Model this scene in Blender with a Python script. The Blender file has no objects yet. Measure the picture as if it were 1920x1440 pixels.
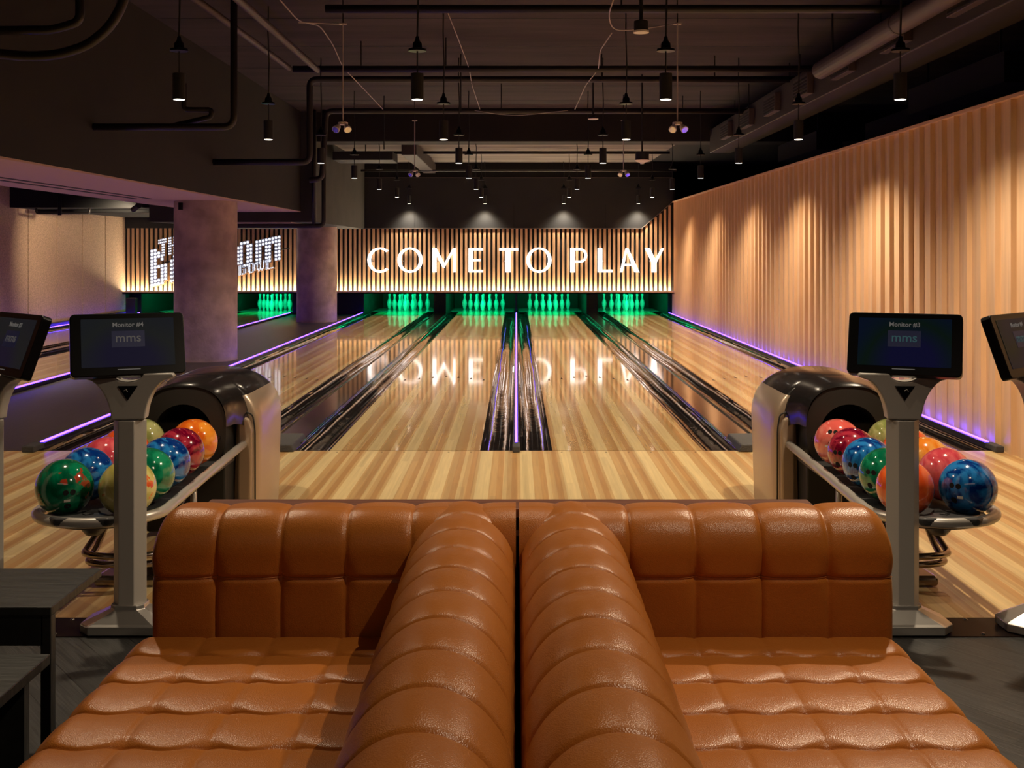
import bpy, bmesh, math, random
from mathutils import Vector, Matrix
random.seed(7)
sc = bpy.context.scene
COL = sc.collection
# ---------------------------------------------------------------- camera, world, exposure
F = 2111.0                      # focal length in pixels of the 1920 px frame
H = 1.40                        # camera height
cd = bpy.data.cameras.new('camera'); cam = bpy.data.objects.new('camera', cd); COL.objects.link(cam)
cam.location = (0, 0, H); cam.rotation_euler = (math.pi/2, 0, 0)
cd.sensor_width = 36; cd.lens = F/1920*36; cd.shift_x = -8/1920; cd.shift_y = -250/1920
cd.clip_start = .05; cd.clip_end = 100
sc.camera = cam
w = bpy.data.worlds.new('world'); sc.world = w; w.use_nodes = True
w.node_tree.nodes['Background'].inputs[0].default_value = (1.0, .62, .48, 1)
w.node_tree.nodes['Background'].inputs[1].default_value = .004
sc.view_settings.view_transform = 'Standard'; sc.view_settings.look = 'None'
sc.view_settings.gamma = 1; sc.view_settings.use_curve_mapping = False
sc.view_settings.exposure = 0.0
sc.cycles.use_denoising = True
sc.cycles.max_bounces = 8; sc.cycles.diffuse_bounces = 4; sc.cycles.glossy_bounces = 4
sc.cycles.sample_clamp_indirect = 4.0

WARM = (1.0, .79, .55); WHITE = (1, .9, .76)
def spot(name, loc, aim, power, deg=80, blend=.6, col=WARM, r=.03, parent=None):
    l = bpy.data.lights.new(name, 'SPOT'); l.energy = power; l.spot_size = math.radians(deg); l.spot_blend = blend
    l.color = col; l.shadow_soft_size = r
    o = bpy.data.objects.new(name, l); COL.objects.link(o)
    d = Vector(aim)-Vector(loc); o.rotation_euler = d.to_track_quat('-Z', 'Y').to_euler()
    if parent: o.parent = parent; o.location = Vector(loc)-base(parent)
    else: o.location = loc
    return o
def area(name, loc, rot, sx, sy, power, col):
    l = bpy.data.lights.new(name, 'AREA'); l.shape = 'RECTANGLE'; l.size = sx; l.size_y = sy; l.energy = power; l.color = col
    o = bpy.data.objects.new(name, l); COL.objects.link(o); o.location = loc; o.rotation_euler = rot; return o

# light levels, all in one place
P_PEND = 80; P_PEND_RIGHT = 185; P_LEFTBAY = 170; P_APPROACH = 185; P_SOFA = 118; P_GREEN = 40; E_LED = 15; E_STRIP = 145; E_SIGN = 2.6

# ---------------------------------------------------------------- materials
MATS = {}
def mat(name, col=(.5,.5,.5), rough=.5, metal=0, emit=None, es=0, coat=0, coat_r=.05, spec=.5, noise=0, nscale=20, bump=0, bscale=60, stretch=(1,1,1)):
    if name in MATS: return MATS[name]
    m = bpy.data.materials.new(name); m.use_nodes = True; nt = m.node_tree; b = nt.nodes['Principled BSDF']
    b.inputs['Base Color'].default_value = (*col, 1); b.inputs['Roughness'].default_value = rough
    b.inputs['Metallic'].default_value = metal; b.inputs['Specular IOR Level'].default_value = spec
    b.inputs['Coat Weight'].default_value = coat; b.inputs['Coat Roughness'].default_value = coat_r
    if emit: b.inputs['Emission Color'].default_value = (*emit, 1); b.inputs['Emission Strength'].default_value = es
    if noise or bump:
        tc = nt.nodes.new('ShaderNodeTexCoord'); mp = nt.nodes.new('ShaderNodeMapping'); mp.inputs['Scale'].default_value = stretch
        nt.links.new(tc.outputs['Object'], mp.inputs[0])
    if noise:
        n = nt.nodes.new('ShaderNodeTexNoise'); n.inputs['Scale'].default_value = nscale; n.inputs['Detail'].default_value = 6
        nt.links.new(mp.outputs[0], n.inputs['Vector'])
        r = nt.nodes.new('ShaderNodeMix'); r.data_type = 'RGBA'
        r.inputs[6].default_value = (*[c*(1-noise) for c in col], 1); r.inputs[7].default_value = (*[min(1, c*(1+noise)) for c in col], 1)
        mr = nt.nodes.new('ShaderNodeMapRange'); mr.inputs[1].default_value = .3; mr.inputs[2].default_value = .7
        nt.links.new(n.outputs[0], mr.inputs[0]); nt.links.new(mr.outputs[0], r.inputs[0]); nt.links.new(r.outputs[2], b.inputs['Base Color'])
    if bump:
        n2 = nt.nodes.new('ShaderNodeTexNoise'); n2.inputs['Scale'].default_value = bscale; n2.inputs['Detail'].default_value = 3
        nt.links.new(mp.outputs[0], n2.inputs['Vector'])
        bp = nt.nodes.new('ShaderNodeBump'); bp.inputs['Strength'].default_value = bump; bp.inputs['Distance'].default_value = .01
        nt.links.new(n2.outputs[0], bp.inputs['Height']); nt.links.new(bp.outputs[0], b.inputs['Normal'])
    MATS[name] = m; return m

def N(nt, t, **kw):
    n = nt.nodes.new(t)
    for k, v in kw.items(): setattr(n, k, v)
    return n
def math_node(nt, op, a, b=None):
    n = N(nt, 'ShaderNodeMath', operation=op)
    for i, v in enumerate((a, b)):
        if v is None: continue
        if isinstance(v, (int, float)): n.inputs[i].default_value = v
        else: nt.links.new(v, n.inputs[i])
    return n.outputs[0]

def lane_wood(name, tint=1.0, rough=.16, coat=.8):
    """long maple/pine boards running down the lane, light and orange boards in a repeating order"""
    m = bpy.data.materials.new(name); m.use_nodes = True; nt = m.node_tree; b = nt.nodes['Principled BSDF']; L = nt.links
    tc = N(nt, 'ShaderNodeTexCoord'); g = N(nt, 'ShaderNodeNewGeometry'); sp = N(nt, 'ShaderNodeSeparateXYZ'); L.new(g.outputs['Position'], sp.inputs[0])
    ux = math_node(nt, 'FRACT', math_node(nt, 'MULTIPLY', math_node(nt, 'ADD', sp.outputs[0], 20.0), 1/.267))
    rp = N(nt, 'ShaderNodeValToRGB'); L.new(ux, rp.inputs[0]); rp.color_ramp.interpolation = 'CONSTANT'
    pal = [(0, (.70,.54,.27)), (.30, (.55,.35,.145)), (.46, (.50,.285,.105)), (.60, (.64,.46,.215)), (.69, (.55,.355,.15)), (.80, (.48,.265,.095)), (.93, (.57,.375,.16))]
    el = rp.color_ramp.elements
    while len(el) < len(pal): el.new(.5)
    for e, (p, c) in zip(el, pal): e.position = p; e.color = (*[x*tint for x in c], 1)
    # board cells, each with its own tone
    bx = math_node(nt, 'FLOOR', math_node(nt, 'MULTIPLY', sp.outputs[0], 1/.0381))
    wn0 = N(nt, 'ShaderNodeTexWhiteNoise', noise_dimensions='1D'); L.new(bx, wn0.inputs['W'])
    by = math_node(nt, 'FLOOR', math_node(nt, 'ADD', math_node(nt, 'MULTIPLY', sp.outputs[1], .55), math_node(nt, 'MULTIPLY', wn0.outputs[0], 5)))
    cb = N(nt, 'ShaderNodeCombineXYZ'); L.new(bx, cb.inputs[0]); L.new(by, cb.inputs[1])
    wn = N(nt, 'ShaderNodeTexWhiteNoise', noise_dimensions='3D'); L.new(cb.outputs[0], wn.inputs['Vector'])
    mp = N(nt, 'ShaderNodeMapping'); mp.inputs['Scale'].default_value = (60, 2.2, 1); L.new(g.outputs['Position'], mp.inputs[0])
    ns = N(nt, 'ShaderNodeTexNoise'); ns.inputs['Scale'].default_value = 1; ns.inputs['Detail'].default_value = 6; ns.inputs['Distortion'].default_value = .25; L.new(mp.outputs[0], ns.inputs['Vector'])
    v = math_node(nt, 'ADD', math_node(nt, 'MULTIPLY', wn.outputs[0], .22), math_node(nt, 'MULTIPLY', ns.outputs[0], .5))
    v = math_node(nt, 'ADD', v, .66)
    mx = N(nt, 'ShaderNodeMix', data_type='RGBA', blend_type='MULTIPLY'); mx.inputs[0].default_value = 1
    cbb = N(nt, 'ShaderNodeCombineXYZ'); [L.new(v, cbb.inputs[i]) for i in range(3)]
    L.new(rp.outputs[0], mx.inputs[6]); L.new(cbb.outputs[0], mx.inputs[7]); L.new(mx.outputs[2], b.inputs['Base Color'])
    b.inputs['Roughness'].default_value = rough+.15; b.inputs['Coat Weight'].default_value = coat; b.inputs['Coat Roughness'].default_value = rough
    b.inputs['Coat IOR'].default_value = 1.5
    return m
M_LANE = lane_wood('lane_wood', 1.0, .05, .65)
M_APPR = lane_wood('approach_wood', 1.0, .22, .5)

def plank(name, c, rough, scale=(1,1,1), sx=.18, sy=1.4, rot=0, var=.5, mortar=(.002,.002,.002)):
    m = bpy.data.materials.new(name); m.use_nodes = True; nt = m.node_tree; b = nt.nodes['Principled BSDF']; L = nt.links
    g = N(nt, 'ShaderNodeNewGeometry'); mp = N(nt, 'ShaderNodeMapping'); mp.inputs['Rotation'].default_value = (0, 0, rot); L.new(g.outputs['Position'], mp.inputs[0])
    br = N(nt, 'ShaderNodeTexBrick'); L.new(mp.outputs[0], br.inputs[0]); br.inputs['Scale'].default_value = 1
    br.inputs['Brick Width'].default_value = sy; br.inputs['Row Height'].default_value = sx; br.inputs['Mortar Size'].default_value = .002
    br.inputs['Color1'].default_value = (*[x*(1-var) for x in c], 1); br.inputs['Color2'].default_value = (*[x*(1+var) for x in c], 1); br.inputs['Mortar'].default_value = (*mortar, 1)
    mp2 = N(nt, 'ShaderNodeMapping'); mp2.inputs['Scale'].default_value = (3, 60, 1); L.new(mp.outputs[0], mp2.inputs[0])
    ns = N(nt, 'ShaderNodeTexNoise'); ns.inputs['Scale'].default_value = 1; ns.inputs['Detail'].default_value = 8; ns.inputs['Distortion'].default_value = 2; L.new(mp2.outputs[0], ns.inputs[0])
    mx = N(nt, 'ShaderNodeMix', data_type='RGBA', blend_type='MULTIPLY'); mx.inputs[0].default_value = .8
    L.new(br.outputs[0], mx.inputs[6]); r2 = N(nt, 'ShaderNodeMapRange'); r2.inputs[1].default_value = .35; r2.inputs[2].default_value = .65; r2.inputs[3].default_value = .4; r2.inputs[4].default_value = 1.5
    L.new(ns.outputs[0], r2.inputs[0]); L.new(r2.outputs[0], mx.inputs[7]); L.new(mx.outputs[2], b.inputs['Base Color'])
    b.inputs['Roughness'].default_value = rough
    bp = N(nt, 'ShaderNodeBump'); bp.inputs['Strength'].default_value = .3; bp.inputs['Distance'].default_value = .004; L.new(ns.outputs[0], bp.inputs['Height']); L.new(bp.outputs[0], b.inputs['Normal'])
    return m
M_FLOOR = plank('charcoal_oak_floor', (.022,.022,.022), .5, sx=.14, sy=1.1, rot=math.radians(52))
M_BLACKWOOD = mat('blackened_wood', (.016,.017,.016), .45, noise=.6, nscale=3, bump=.25, bscale=4, stretch=(2,12,2))

def leather():
    m = bpy.data.materials.new('tan_leather'); m.use_nodes = True; nt = m.node_tree; b = nt.nodes['Principled BSDF']; L = nt.links
    tc = N(nt, 'ShaderNodeTexCoord')
    n = N(nt, 'ShaderNodeTexNoise'); n.inputs['Scale'].default_value = 7; n.inputs['Detail'].default_value = 5; L.new(tc.outputs['Object'], n.inputs['Vector'])
    mx = N(nt, 'ShaderNodeMix', data_type='RGBA'); mx.inputs[6].default_value = (.37,.115,.018,1); mx.inputs[7].default_value = (.465,.162,.028,1)
    L.new(n.outputs[0], mx.inputs[0]); L.new(mx.outputs[2], b.inputs['Base Color'])
    b.inputs['Roughness'].default_value = .31; b.inputs['Specular IOR Level'].default_value = .36
    v = N(nt, 'ShaderNodeTexVoronoi'); v.inputs['Scale'].default_value = 380; L.new(tc.outputs['Object'], v.inputs['Vector'])
    n2 = N(nt, 'ShaderNodeTexNoise'); n2.inputs['Scale'].default_value = 45; n2.inputs['Detail'].default_value = 4; L.new(tc.outputs['Object'], n2.inputs['Vector'])
    s = math_node(nt, 'ADD', math_node(nt, 'MULTIPLY', v.outputs[0], .6), n2.outputs[0])
    bp = N(nt, 'ShaderNodeBump'); bp.inputs['Strength'].default_value = .32; bp.inputs['Distance'].default_value = .002; L.new(s, bp.inputs['Height']); L.new(bp.outputs[0], b.inputs['Normal'])
    return m
M_LEATHER = leather()
M_STITCH = mat('leather_stitch', (.46,.17,.05), .4)
M_CONC = mat('column_concrete', (.44,.32,.26), .75, noise=.28, nscale=4, bump=.4, bscale=25)
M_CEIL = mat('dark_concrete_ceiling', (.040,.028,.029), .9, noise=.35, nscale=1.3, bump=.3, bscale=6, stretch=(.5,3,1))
M_BEAM = mat('dark_painted_concrete', (.012,.0085,.006), .8, noise=.3, nscale=1.2)
M_BEAM2 = mat('grey_bulkhead_paint', (.035,.032,.026), .8, noise=.25, nscale=2)
M_SOFFIT = mat('soffit_plaster', (.55,.38,.32), .85)
M_BLACK = mat('black_paint', (.012,.012,.012), .6)
M_UPPER = mat('black_upper_wall', (.016,.016,.016), .7, noise=.15, nscale=2)
M_VOID = mat('black_void', (.006,.006,.006), .95)
M_PIPE = mat('black_pipe', (.014,.011,.010), .45)
M_PIPEW = mat('warm_grey_pipe', (.075,.05,.045), .5)
M_DUCT = mat('painted_duct', (.04,.03,.027), .55)
M_CABLE = mat('pale_cable', (.45,.38,.36), .5)
M_GUTTER = mat('glossy_black_gutter', (.008,.006,.006), .06, spec=.4, coat=.15, coat_r=.03, bump=.22, bscale=5, stretch=(3,1.2,1))
M_CAPPING = mat('capping', (.030,.016,.012), .18, coat=1, coat_r=.08)
M_DIV = mat('divider_plastic', (.014,.012,.02), .3)
M_LED = mat('purple_led', (.1,.05,.3), .4, emit=(.085,.030,1.0), es=E_LED)
M_PLATE = mat('gloss_black_plate', (.010,.006,.005), .3, spec=.04)
M_CHROME = mat('chrome', (.75,.75,.75), .15, metal=1)
M_SLAT = mat('oak_slat', (.64,.385,.20), .5, noise=.2, nscale=3, stretch=(8,8,1))
M_SLATBACK = mat('slat_backing', (.010,.008,.007), .8)
M_LEDGE = mat('ledge_wood', (.55,.36,.26), .5)
M_STRIP = mat('warm_led_strip', (.3,.3,.2), .4, emit=(1,.84,.58), es=E_STRIP)
M_SIGN = mat('lit_sign_face', (.8,.8,.8), .5, emit=(1,.90,.84), es=E_SIGN)
M_FIN = mat('maple_fin_panel', (.74,.50,.30), .42, noise=.10, nscale=2.5, stretch=(6,6,.6))
M_CORK = mat('speckled_cork', (.56,.38,.24), .85, noise=.3, nscale=55, bump=.3, bscale=80)
M_PIN = mat('bowling_pin_white', (.82,.84,.82), .25, coat=.6)
M_PINRED = mat('pin_stripe', (.5,.03,.03), .35)
M_PINDECK = mat('pin_deck', (.35,.36,.33), .1, coat=.6)
M_PIT = mat('pit_black', (.006,.007,.006), .55, spec=.3)
M_POST = mat('brushed_grey_post', (.42,.40,.37), .42, metal=.15)
M_SILVER = mat('cast_silver', (.62,.60,.57), .3, metal=.85)
M_HOUSING = mat('black_plastic', (.003,.003,.0035), .3, spec=.22)
M_HOOD = mat('hood_black_gloss', (.012,.011,.011), .22, coat=.6, coat_r=.12)
M_SHELL = mat('champagne_shell', (.46,.36,.27), .33, metal=.45, coat=.4, coat_r=.2)
M_RAIL = mat('satin_rail', (.52,.49,.45), .34, metal=.5)
M_TRAY = mat('tray_black', (.035,.035,.037), .4)
M_TUBE = mat('chrome_tube', (.35,.30,.26), .18, metal=.95)
M_LIGHTFACE = mat('lamp_lens', (.9,.9,.8), .4, emit=(1,.9,.75), es=9)
M_BULB = mat('marquee_bulb', (.9,.9,.9), .3, emit=(.80,.86,1.0), es=1.3)
M_MARQ = mat('marquee_letter_face', (.42,.43,.48), .45)
M_MARQ_EDGE = mat('marquee_edge', (.62,.30,.10), .5)
M_WHITE = mat('white_plastic', (.75,.68,.64), .4)
M_WOODCAP = mat('walnut_cap', (.15,.055,.032), .4, noise=.35, nscale=4, stretch=(1,20,20))
M_RUBBER = mat('dark_grey_rubber', (.045,.045,.048), .6, bump=.6, bscale=180)

# ---------------------------------------------------------------- mesh helpers
def base(o):
    v = Vector((0, 0, 0))
    while o is not None: v += o.location; o = o.parent
    return v
class MB:
    def __init__(s): s.v = []; s.f = []
    def add(s, vs, fs):
        k = len(s.v); s.v += [Vector(v) for v in vs]; s.f += [tuple(i+k for i in f) for f in fs]; return s
    def box(s, x0, x1, y0, y1, z0, z1):
        v = [(x, y, z) for z in (z0, z1) for y in (y0, y1) for x in (x0, x1)]
        return s.add(v, [(0,2,3,1),(4,5,7,6),(0,1,5,4),(2,6,7,3),(0,4,6,2),(1,3,7,5)])
    def tube(s, pts, r, n=10, cap=True, closed=False):
        pts = [Vector(p) for p in pts]; m = len(pts); rs = r if isinstance(r, (list, tuple)) else [r]*m
        vs = []; up = None
        for i, p in enumerate(pts):
            a = pts[(i-1) % m] if (i or closed) else p; b = pts[(i+1) % m] if (i < m-1 or closed) else p
            t = (b-a).normalized()
            if up is None:
                up = Vector((0,0,1)) if abs(t.z) < .9 else Vector((0,1,0))
            up = (up - t*up.dot(t));
            if up.length < 1e-4: up = Vector((1,0,0))-t*t.x
            up.normalize(); q = t.cross(up)
            for k in range(n):
                an = 2*math.pi*k/n; vs.append(p+up*math.cos(an)*rs[i]+q*math.sin(an)*rs[i])
        fs = []
        for i in range(m if closed else m-1):
            for k in range(n):
                a = i*n; b = ((i+1) % m)*n
                fs.append((a+k, a+(k+1) % n, b+(k+1) % n, b+k))
        if cap and not closed: fs += [tuple(range(n))[::-1], tuple(range((m-1)*n, m*n))]
        return s.add(vs, fs)
    def lathe(s, prof, c, n=20, axis='z', cap=True):
        vs = []
        for r, z in prof:
            for k in range(n):
                a = 2*math.pi*k/n
                p = (r*math.cos(a), r*math.sin(a), z)
                if axis == 'y': p = (p[0], p[2], p[1])
                vs.append(Vector(c)+Vector(p))
        fs = [(i*n+k, i*n+(k+1) % n, (i+1)*n+(k+1) % n, (i+1)*n+k) for i in range(len(prof)-1) for k in range(n)]
        if cap: fs += [tuple(range(n))[::-1], tuple(range((len(prof)-1)*n, len(prof)*n))]
        return s.add(vs, fs)
    def prism(s, poly, y0, y1):          # polygon in XZ extruded along Y
        n = len(poly); vs = [(x, y0, z) for x, z in poly]+[(x, y1, z) for x, z in poly]
        return s.add(vs, [tuple(range(n)), tuple(range(2*n-1, n-1, -1))]+[(i, i+n, (i+1) % n+n, (i+1) % n) for i in range(n)])
    def prismz(s, poly, z0, z1):         # polygon in XY extruded along Z
        n = len(poly); vs = [(x, y, z0) for x, y in poly]+[(x, y, z1) for x, y in poly]
        return s.add(vs, [tuple(range(n)), tuple(range(2*n-1, n-1, -1))]+[(i, i+n, (i+1) % n+n, (i+1) % n) for i in range(n)])
    def grid(s, fn, nu, nv, closeu=False):
        vs = [fn(i/nu, j/nv) for j in range(nv+1) for i in range(nu+1)]; W = nu+1
        return s.add(vs, [(j*W+i, j*W+i+1, (j+1)*W+i+1, (j+1)*W+i) for j in range(nv) for i in range(nu)])
    def xf(s, M): s.v = [M @ v for v in s.v]; return s
    def mesh(s, name, off=Vector((0,0,0)), smooth=False, fix=True):
        me = bpy.data.meshes.new(name); me.from_pydata([tuple(v-off) for v in s.v], [], s.f)
        if fix:
            bm = bmesh.new(); bm.from_mesh(me); bmesh.ops.recalc_face_normals(bm, faces=bm.faces); bm.to_mesh(me); bm.free()
        if smooth is not False:
            me.polygons.foreach_set('use_smooth', [True]*len(me.polygons))
            if smooth is not True:
                try: me.set_sharp_from_angle(angle=math.radians(smooth))
                except Exception: pass
        return me
    def build(s, name, m, parent=None, smooth=False, bevel=0, seg=2, subd=0, fix=True, loc=None):
        off = base(parent) if parent else Vector(loc) if loc else Vector((0,0,0))
        me = s.mesh(name, off, smooth, fix)
        o = bpy.data.objects.new(name, me); COL.objects.link(o); me.materials.append(m)
        if parent: o.parent = parent
        elif loc: o.location = loc
        if bevel:
            b = o.modifiers.new('bevel', 'BEVEL'); b.width = bevel; b.segments = seg; b.limit_method = 'ANGLE'; b.angle_limit = math.radians(35)
        if subd:
            b = o.modifiers.new('subd', 'SUBSURF'); b.levels = subd; b.render_levels = subd
        return o
def tag(o, label=None, cat=None, group=None, kind=None):
    for k, v in (('label', label), ('category', cat), ('group', group), ('kind', kind)):
        if v: o[k] = v
    return o
def thing(name, label, cat, loc, group=None):
    o = bpy.data.objects.new(name, None); COL.objects.link(o); o.location = loc; o.empty_display_size = .05
    return tag(o, label, cat, group)
def struct(name, mb, m, **kw):
    o = mb.build(name, m, **kw); o['kind'] = 'structure'; return o
def copy_tree(o, loc):
    c = o.copy(); COL.objects.link(c); c.location = loc
    for ch in list(o.children):
        d = ch.copy(); COL.objects.link(d); d.parent = c
        for g in list(ch.children):
            e = g.copy(); COL.objects.link(e); e.parent = d
    return c
def arc(cx, cz, r, a0, a1, n, rz=None):
    rz = r if rz is None else rz
    return [(cx+r*math.cos(math.radians(a0+(a1-a0)*i/n)), cz+rz*math.sin(math.radians(a0+(a1-a0)*i/n))) for i in range(n+1)]
def bend(pts, r=.06, n=5):
    """round the corners of a polyline"""
    P = [Vector(p) for p in pts]; out = [P[0]]
    for i in range(1, len(P)-1):
        a = (P[i-1]-P[i]); b = (P[i+1]-P[i]); q = min(r, a.length*.45, b.length*.45); a = P[i]+a.normalized()*q; b = P[i]+b.normalized()*q
        for k in range(n+1):
            t = k/n; out.append(a*(1-t)**2+P[i]*2*t*(1-t)+b*t*t)
    return out+[P[-1]]

# ---------------------------------------------------------------- room shell
Y_FOUL = 7.88; Y_APP = 4.28; Y_WALL = 24.4; Y_END = 28.6
Z_SLAB = 3.67
XL = -8.46; XR = 3.39
struct('floor', MB().box(-9.0, 4.2, -2.2, 4.08, -.10, 0), M_FLOOR)
struct('floor', MB().box(-8.6, 3.46, Y_APP, Y_FOUL, -.10, 0), M_APPR)
struct('floor', MB().box(-8.6, 3.46, Y_FOUL, Y_END, -.30, -.10), M_BLACK)
M_WALK = mat('dark_walkway_vinyl', (.035,.027,.028), .38, noise=.3, nscale=6, stretch=(8,.6,1))
struct('floor', MB().box(-4.93, -3.43, Y_FOUL, Y_WALL+.3, -.10, .0), M_WALK)
# high slab, deep beams
struct('ceiling', MB().box(-3.52, 7.0, -2.2, 19.0, Z_SLAB, Z_SLAB+.2), M_CEIL)
Z_FAR = 3.31
struct('ceiling', MB().box(-3.52, 2.87, 19.0, Y_WALL, Z_FAR, Z_SLAB+.2), mat('lit_concrete_slab', (.20,.17,.145), .9, noise=.3, nscale=1.3, stretch=(.5,4,1)))  # slab colour lightened to stand in for light falling on the far bay
struct('ceiling', MB().box(2.87, 7.0, 19.0, 29.0, Z_FAR+.02, Z_SLAB+.2), M_VOID)
struct('ceiling', MB().box(-3.52, 2.87, Y_WALL, 29.0, Z_FAR, Z_SLAB+.2), M_VOID)
# shallow board joints of the slab formwork
mb = MB()
for k in range(16):
    y = 5+k*1.5; mb.box(-3.5, 3.3, y, y+.012, Z_SLAB-.003, Z_SLAB)
struct('trim_1', mb, M_BLACK)
struct('ceiling', MB().box(-3.52, 6.9, 18.5, 19.1, 3.197, Z_SLAB), M_BEAM)
# dropped concrete beam on the left with a plaster underside
struct('ceiling', MB().box(-5.0, -3.52, -2.2, 18.4, 2.045, 3.9), M_BEAM)
mb = MB().box(-5.0, -3.52, -2.2, 18.4, 2.03, 2.045)
struct('ceiling', mb, M_SOFFIT)
struct('trim_2', MB().box(-4.62, -4.58, 2, 13.6, 2.024, 2.03).box(-4.44, -4.40, 4, 13.6, 2.024, 2.03), M_BLACK)
struct('ceiling', MB().box(-6.0, -3.28, 18.4, Y_WALL-.02, 1.87, Z_SLAB), M_BEAM2)
struct('ceiling', MB().box(-5.6, -3.7, 18.5, 20.6, 1.855, 1.87), M_SOFFIT)
struct('ceiling', MB().box(XL, -5.0, 18.8, Y_WALL-.02, 2.12, 3.2), M_VOID)
struct('ceiling', MB().box(XL-.2, -5.0, -2.2, 19, 3.2, 3.4), M_VOID)
# dark walls round the room
struct('wall_right', MB().box(6.9, 7.1, -2.2, 29, -.1, 3.9), M_VOID)
struct('wall_back', MB().box(-9.2, 7.1, 28.9, 29.1, -.3, 3.9), M_VOID)
struct('wall_front', MB().box(-9.2, 7.1, -2.4, -2.2, -.1, 3.9), M_VOID)
struct('floor', MB().box(3.46, 7.0, 4.08, 29, -.1, -.02), M_VOID)

# left wall: tall speckled panels with dark joints
mb = MB(); y = 4.9
ys = []
yy = Y_WALL
while yy > 3.5: ys.append(yy); yy -= 1.22
for a in ys: mb.box(XL-.03, XL, a-1.22+.02, a-.02, .09, 3.2)
struct('wall_left', mb, M_CORK, bevel=.004)
struct('wall_left', MB().box(XL-.2, XL-.028, -2.2, 29, -.1, 3.3), M_SLATBACK)
struct('baseboard_left', MB().box(XL-.03, XL+.10, Y_FOUL, Y_WALL+.2, -.05, .09), M_DIV)

# right wall: saw-tooth maple panels, a cap on top
mb = MB(); yy = 4.2; ztop = 2.44
pts = []
while yy < Y_WALL+.1:
    pts += [(XR-.008, yy), (XR+.030, yy+.245)]; yy += .25
W2 = len(pts)
vs = [(x, y, .0) for x, y in pts]+[(x, y, ztop) for x, y in pts]
fs = [(i, i+1, i+1+W2, i+W2) for i in range(W2-1)]
mb.add(vs, fs)
mb.box(XR+.045, XR+.12, 4.2, Y_WALL+.1, 0, ztop)
struct('wall_right', mb, M_FIN, fix=False)
struct('trim_3', MB().box(XR-.018, XR+.14, 4.2, Y_WALL+.1, ztop, ztop+.025), mat('maple_cap', (.70,.44,.28), .45))

# end wall above the pins: vertical oak slats over black
def slat_top(x):
    return 1.885 if x < 2.72 else 1.885+(x-2.72)/(3.39-2.72)*.58
mb = MB(); x = XL+.04
while x < XR-.05:
    zt = slat_top(x); mb.box(x, x+.052, Y_WALL-.045, Y_WALL, .53, zt); x += .1001
struct('wall_back', mb, M_SLAT)
struct('wall_back', MB().prism([(XL, .478), (XR+.05, .478), (XR+.05, 2.98), (XL, 2.98)], Y_WALL, Y_WALL+.06), M_SLATBACK)
# black upper wall that the row of lamps washes, standing just proud of the backing
struct('wall_back', MB().prism([(-3.28, 1.885), (2.72, 1.885), (3.39, 2.465), (3.39, 2.98), (-3.28, 2.98)], Y_WALL-.05, Y_WALL-.001), M_UPPER)
struct('wall_back', MB().box(-3.28, 3.39, Y_WALL-.04, Y_WALL+.06, 2.985, Z_FAR), M_VOID)
struct('wall_back', MB().prism([(XL, 1.885), (-3.28, 1.885), (-3.28, 2.2), (XL, 2.2)], Y_WALL-.05, Y_WALL-.001), M_BLACK)
mb = MB().box(-3.28, 2.72, Y_WALL-.075, Y_WALL-.05, 1.875, 1.888).box(-3.28, 3.39, Y_WALL-.06, Y_WALL-.05, 2.972, 2.984)
mb.tube([(2.72, Y_WALL-.06, 1.885), (3.39, Y_WALL-.06, 2.465)], .008, 6)
struct('trim_4', mb, mat('trim_grey', (.16,.13,.11), .5))
mb = MB()
for xx in (-2.2, -.05, 1.93): mb.box(xx-.003, xx+.003, Y_WALL-.053, Y_WALL-.05, 1.89, 2.40)
struct('trim_5', mb, M_VOID)
# ledge with the hidden warm strip
struct('trim_6', MB().box(XL, XR, Y_WALL-.22, Y_WALL, .475, .498).box(XL, XR, Y_WALL-.22, Y_WALL-.20, .475, .528), M_LEDGE)
strip = MB().box(XL+.03, XR-.03, Y_WALL-.12, Y_WALL-.085, .498, .506).build('light_strip', M_STRIP)
tag(strip, 'warm light strip glowing along the foot of the slatted end wall', 'light strip')

# ---------------------------------------------------------------- lanes
LANES = {'F': -7.47, 'E': -5.68, 'A': -2.58, 'B': -.78, 'C': .78, 'D': 2.56}
WHERE = {'F': 'farthest left, beside the speckled wall', 'E': 'just beyond the two concrete columns', 'A': 'between columns and left double gutter',
         'B': 'left of the centre light strip', 'C': 'right of the centre light strip', 'D': 'beside the maple fin wall'}
HW = .527
for k, xc in LANES.items():
    o = MB().box(xc-HW, xc+HW, Y_FOUL+.004, Y_END-.9, -.10, 0).build('bowling_lane', M_LANE)
    tag(o, 'glossy wooden bowling lane ' + WHERE[k], 'bowling lane', 'bowling lanes')
    o2 = MB().box(xc-HW-.20, xc+HW+.20, 25.85, 27.2, .001, .004).build('pin_deck', M_PINDECK, parent=o)
    for j in range(7):                                       # arrows set into the lane, dots before the foul line
        ax = xc+(j-3)*.1415; ay = 12.58-.20*abs(j-3)*.6
        MB().add([(ax-.014, ay-.075, .0012), (ax+.014, ay-.075, .0012), (ax, ay+.075, .0012)], [(0,1,2)]).build('lane_arrow', mat('arrow_brown', (.035,.012,.006), .4), parent=o, fix=False)
        MB().lathe([(.007, 0), (.007, .001)], (xc+(j-3)*.155, Y_FOUL-.06, .0003), 8).build('foul_line_dot', mat('dot_brown', (.08,.035,.015), .5), parent=o)
struct('trim_7', MB().box(-8.0, 3.1, Y_FOUL-.006, Y_FOUL+.004, -.02, .0006), mat('foul_line', (.10,.05,.02), .4))

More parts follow.
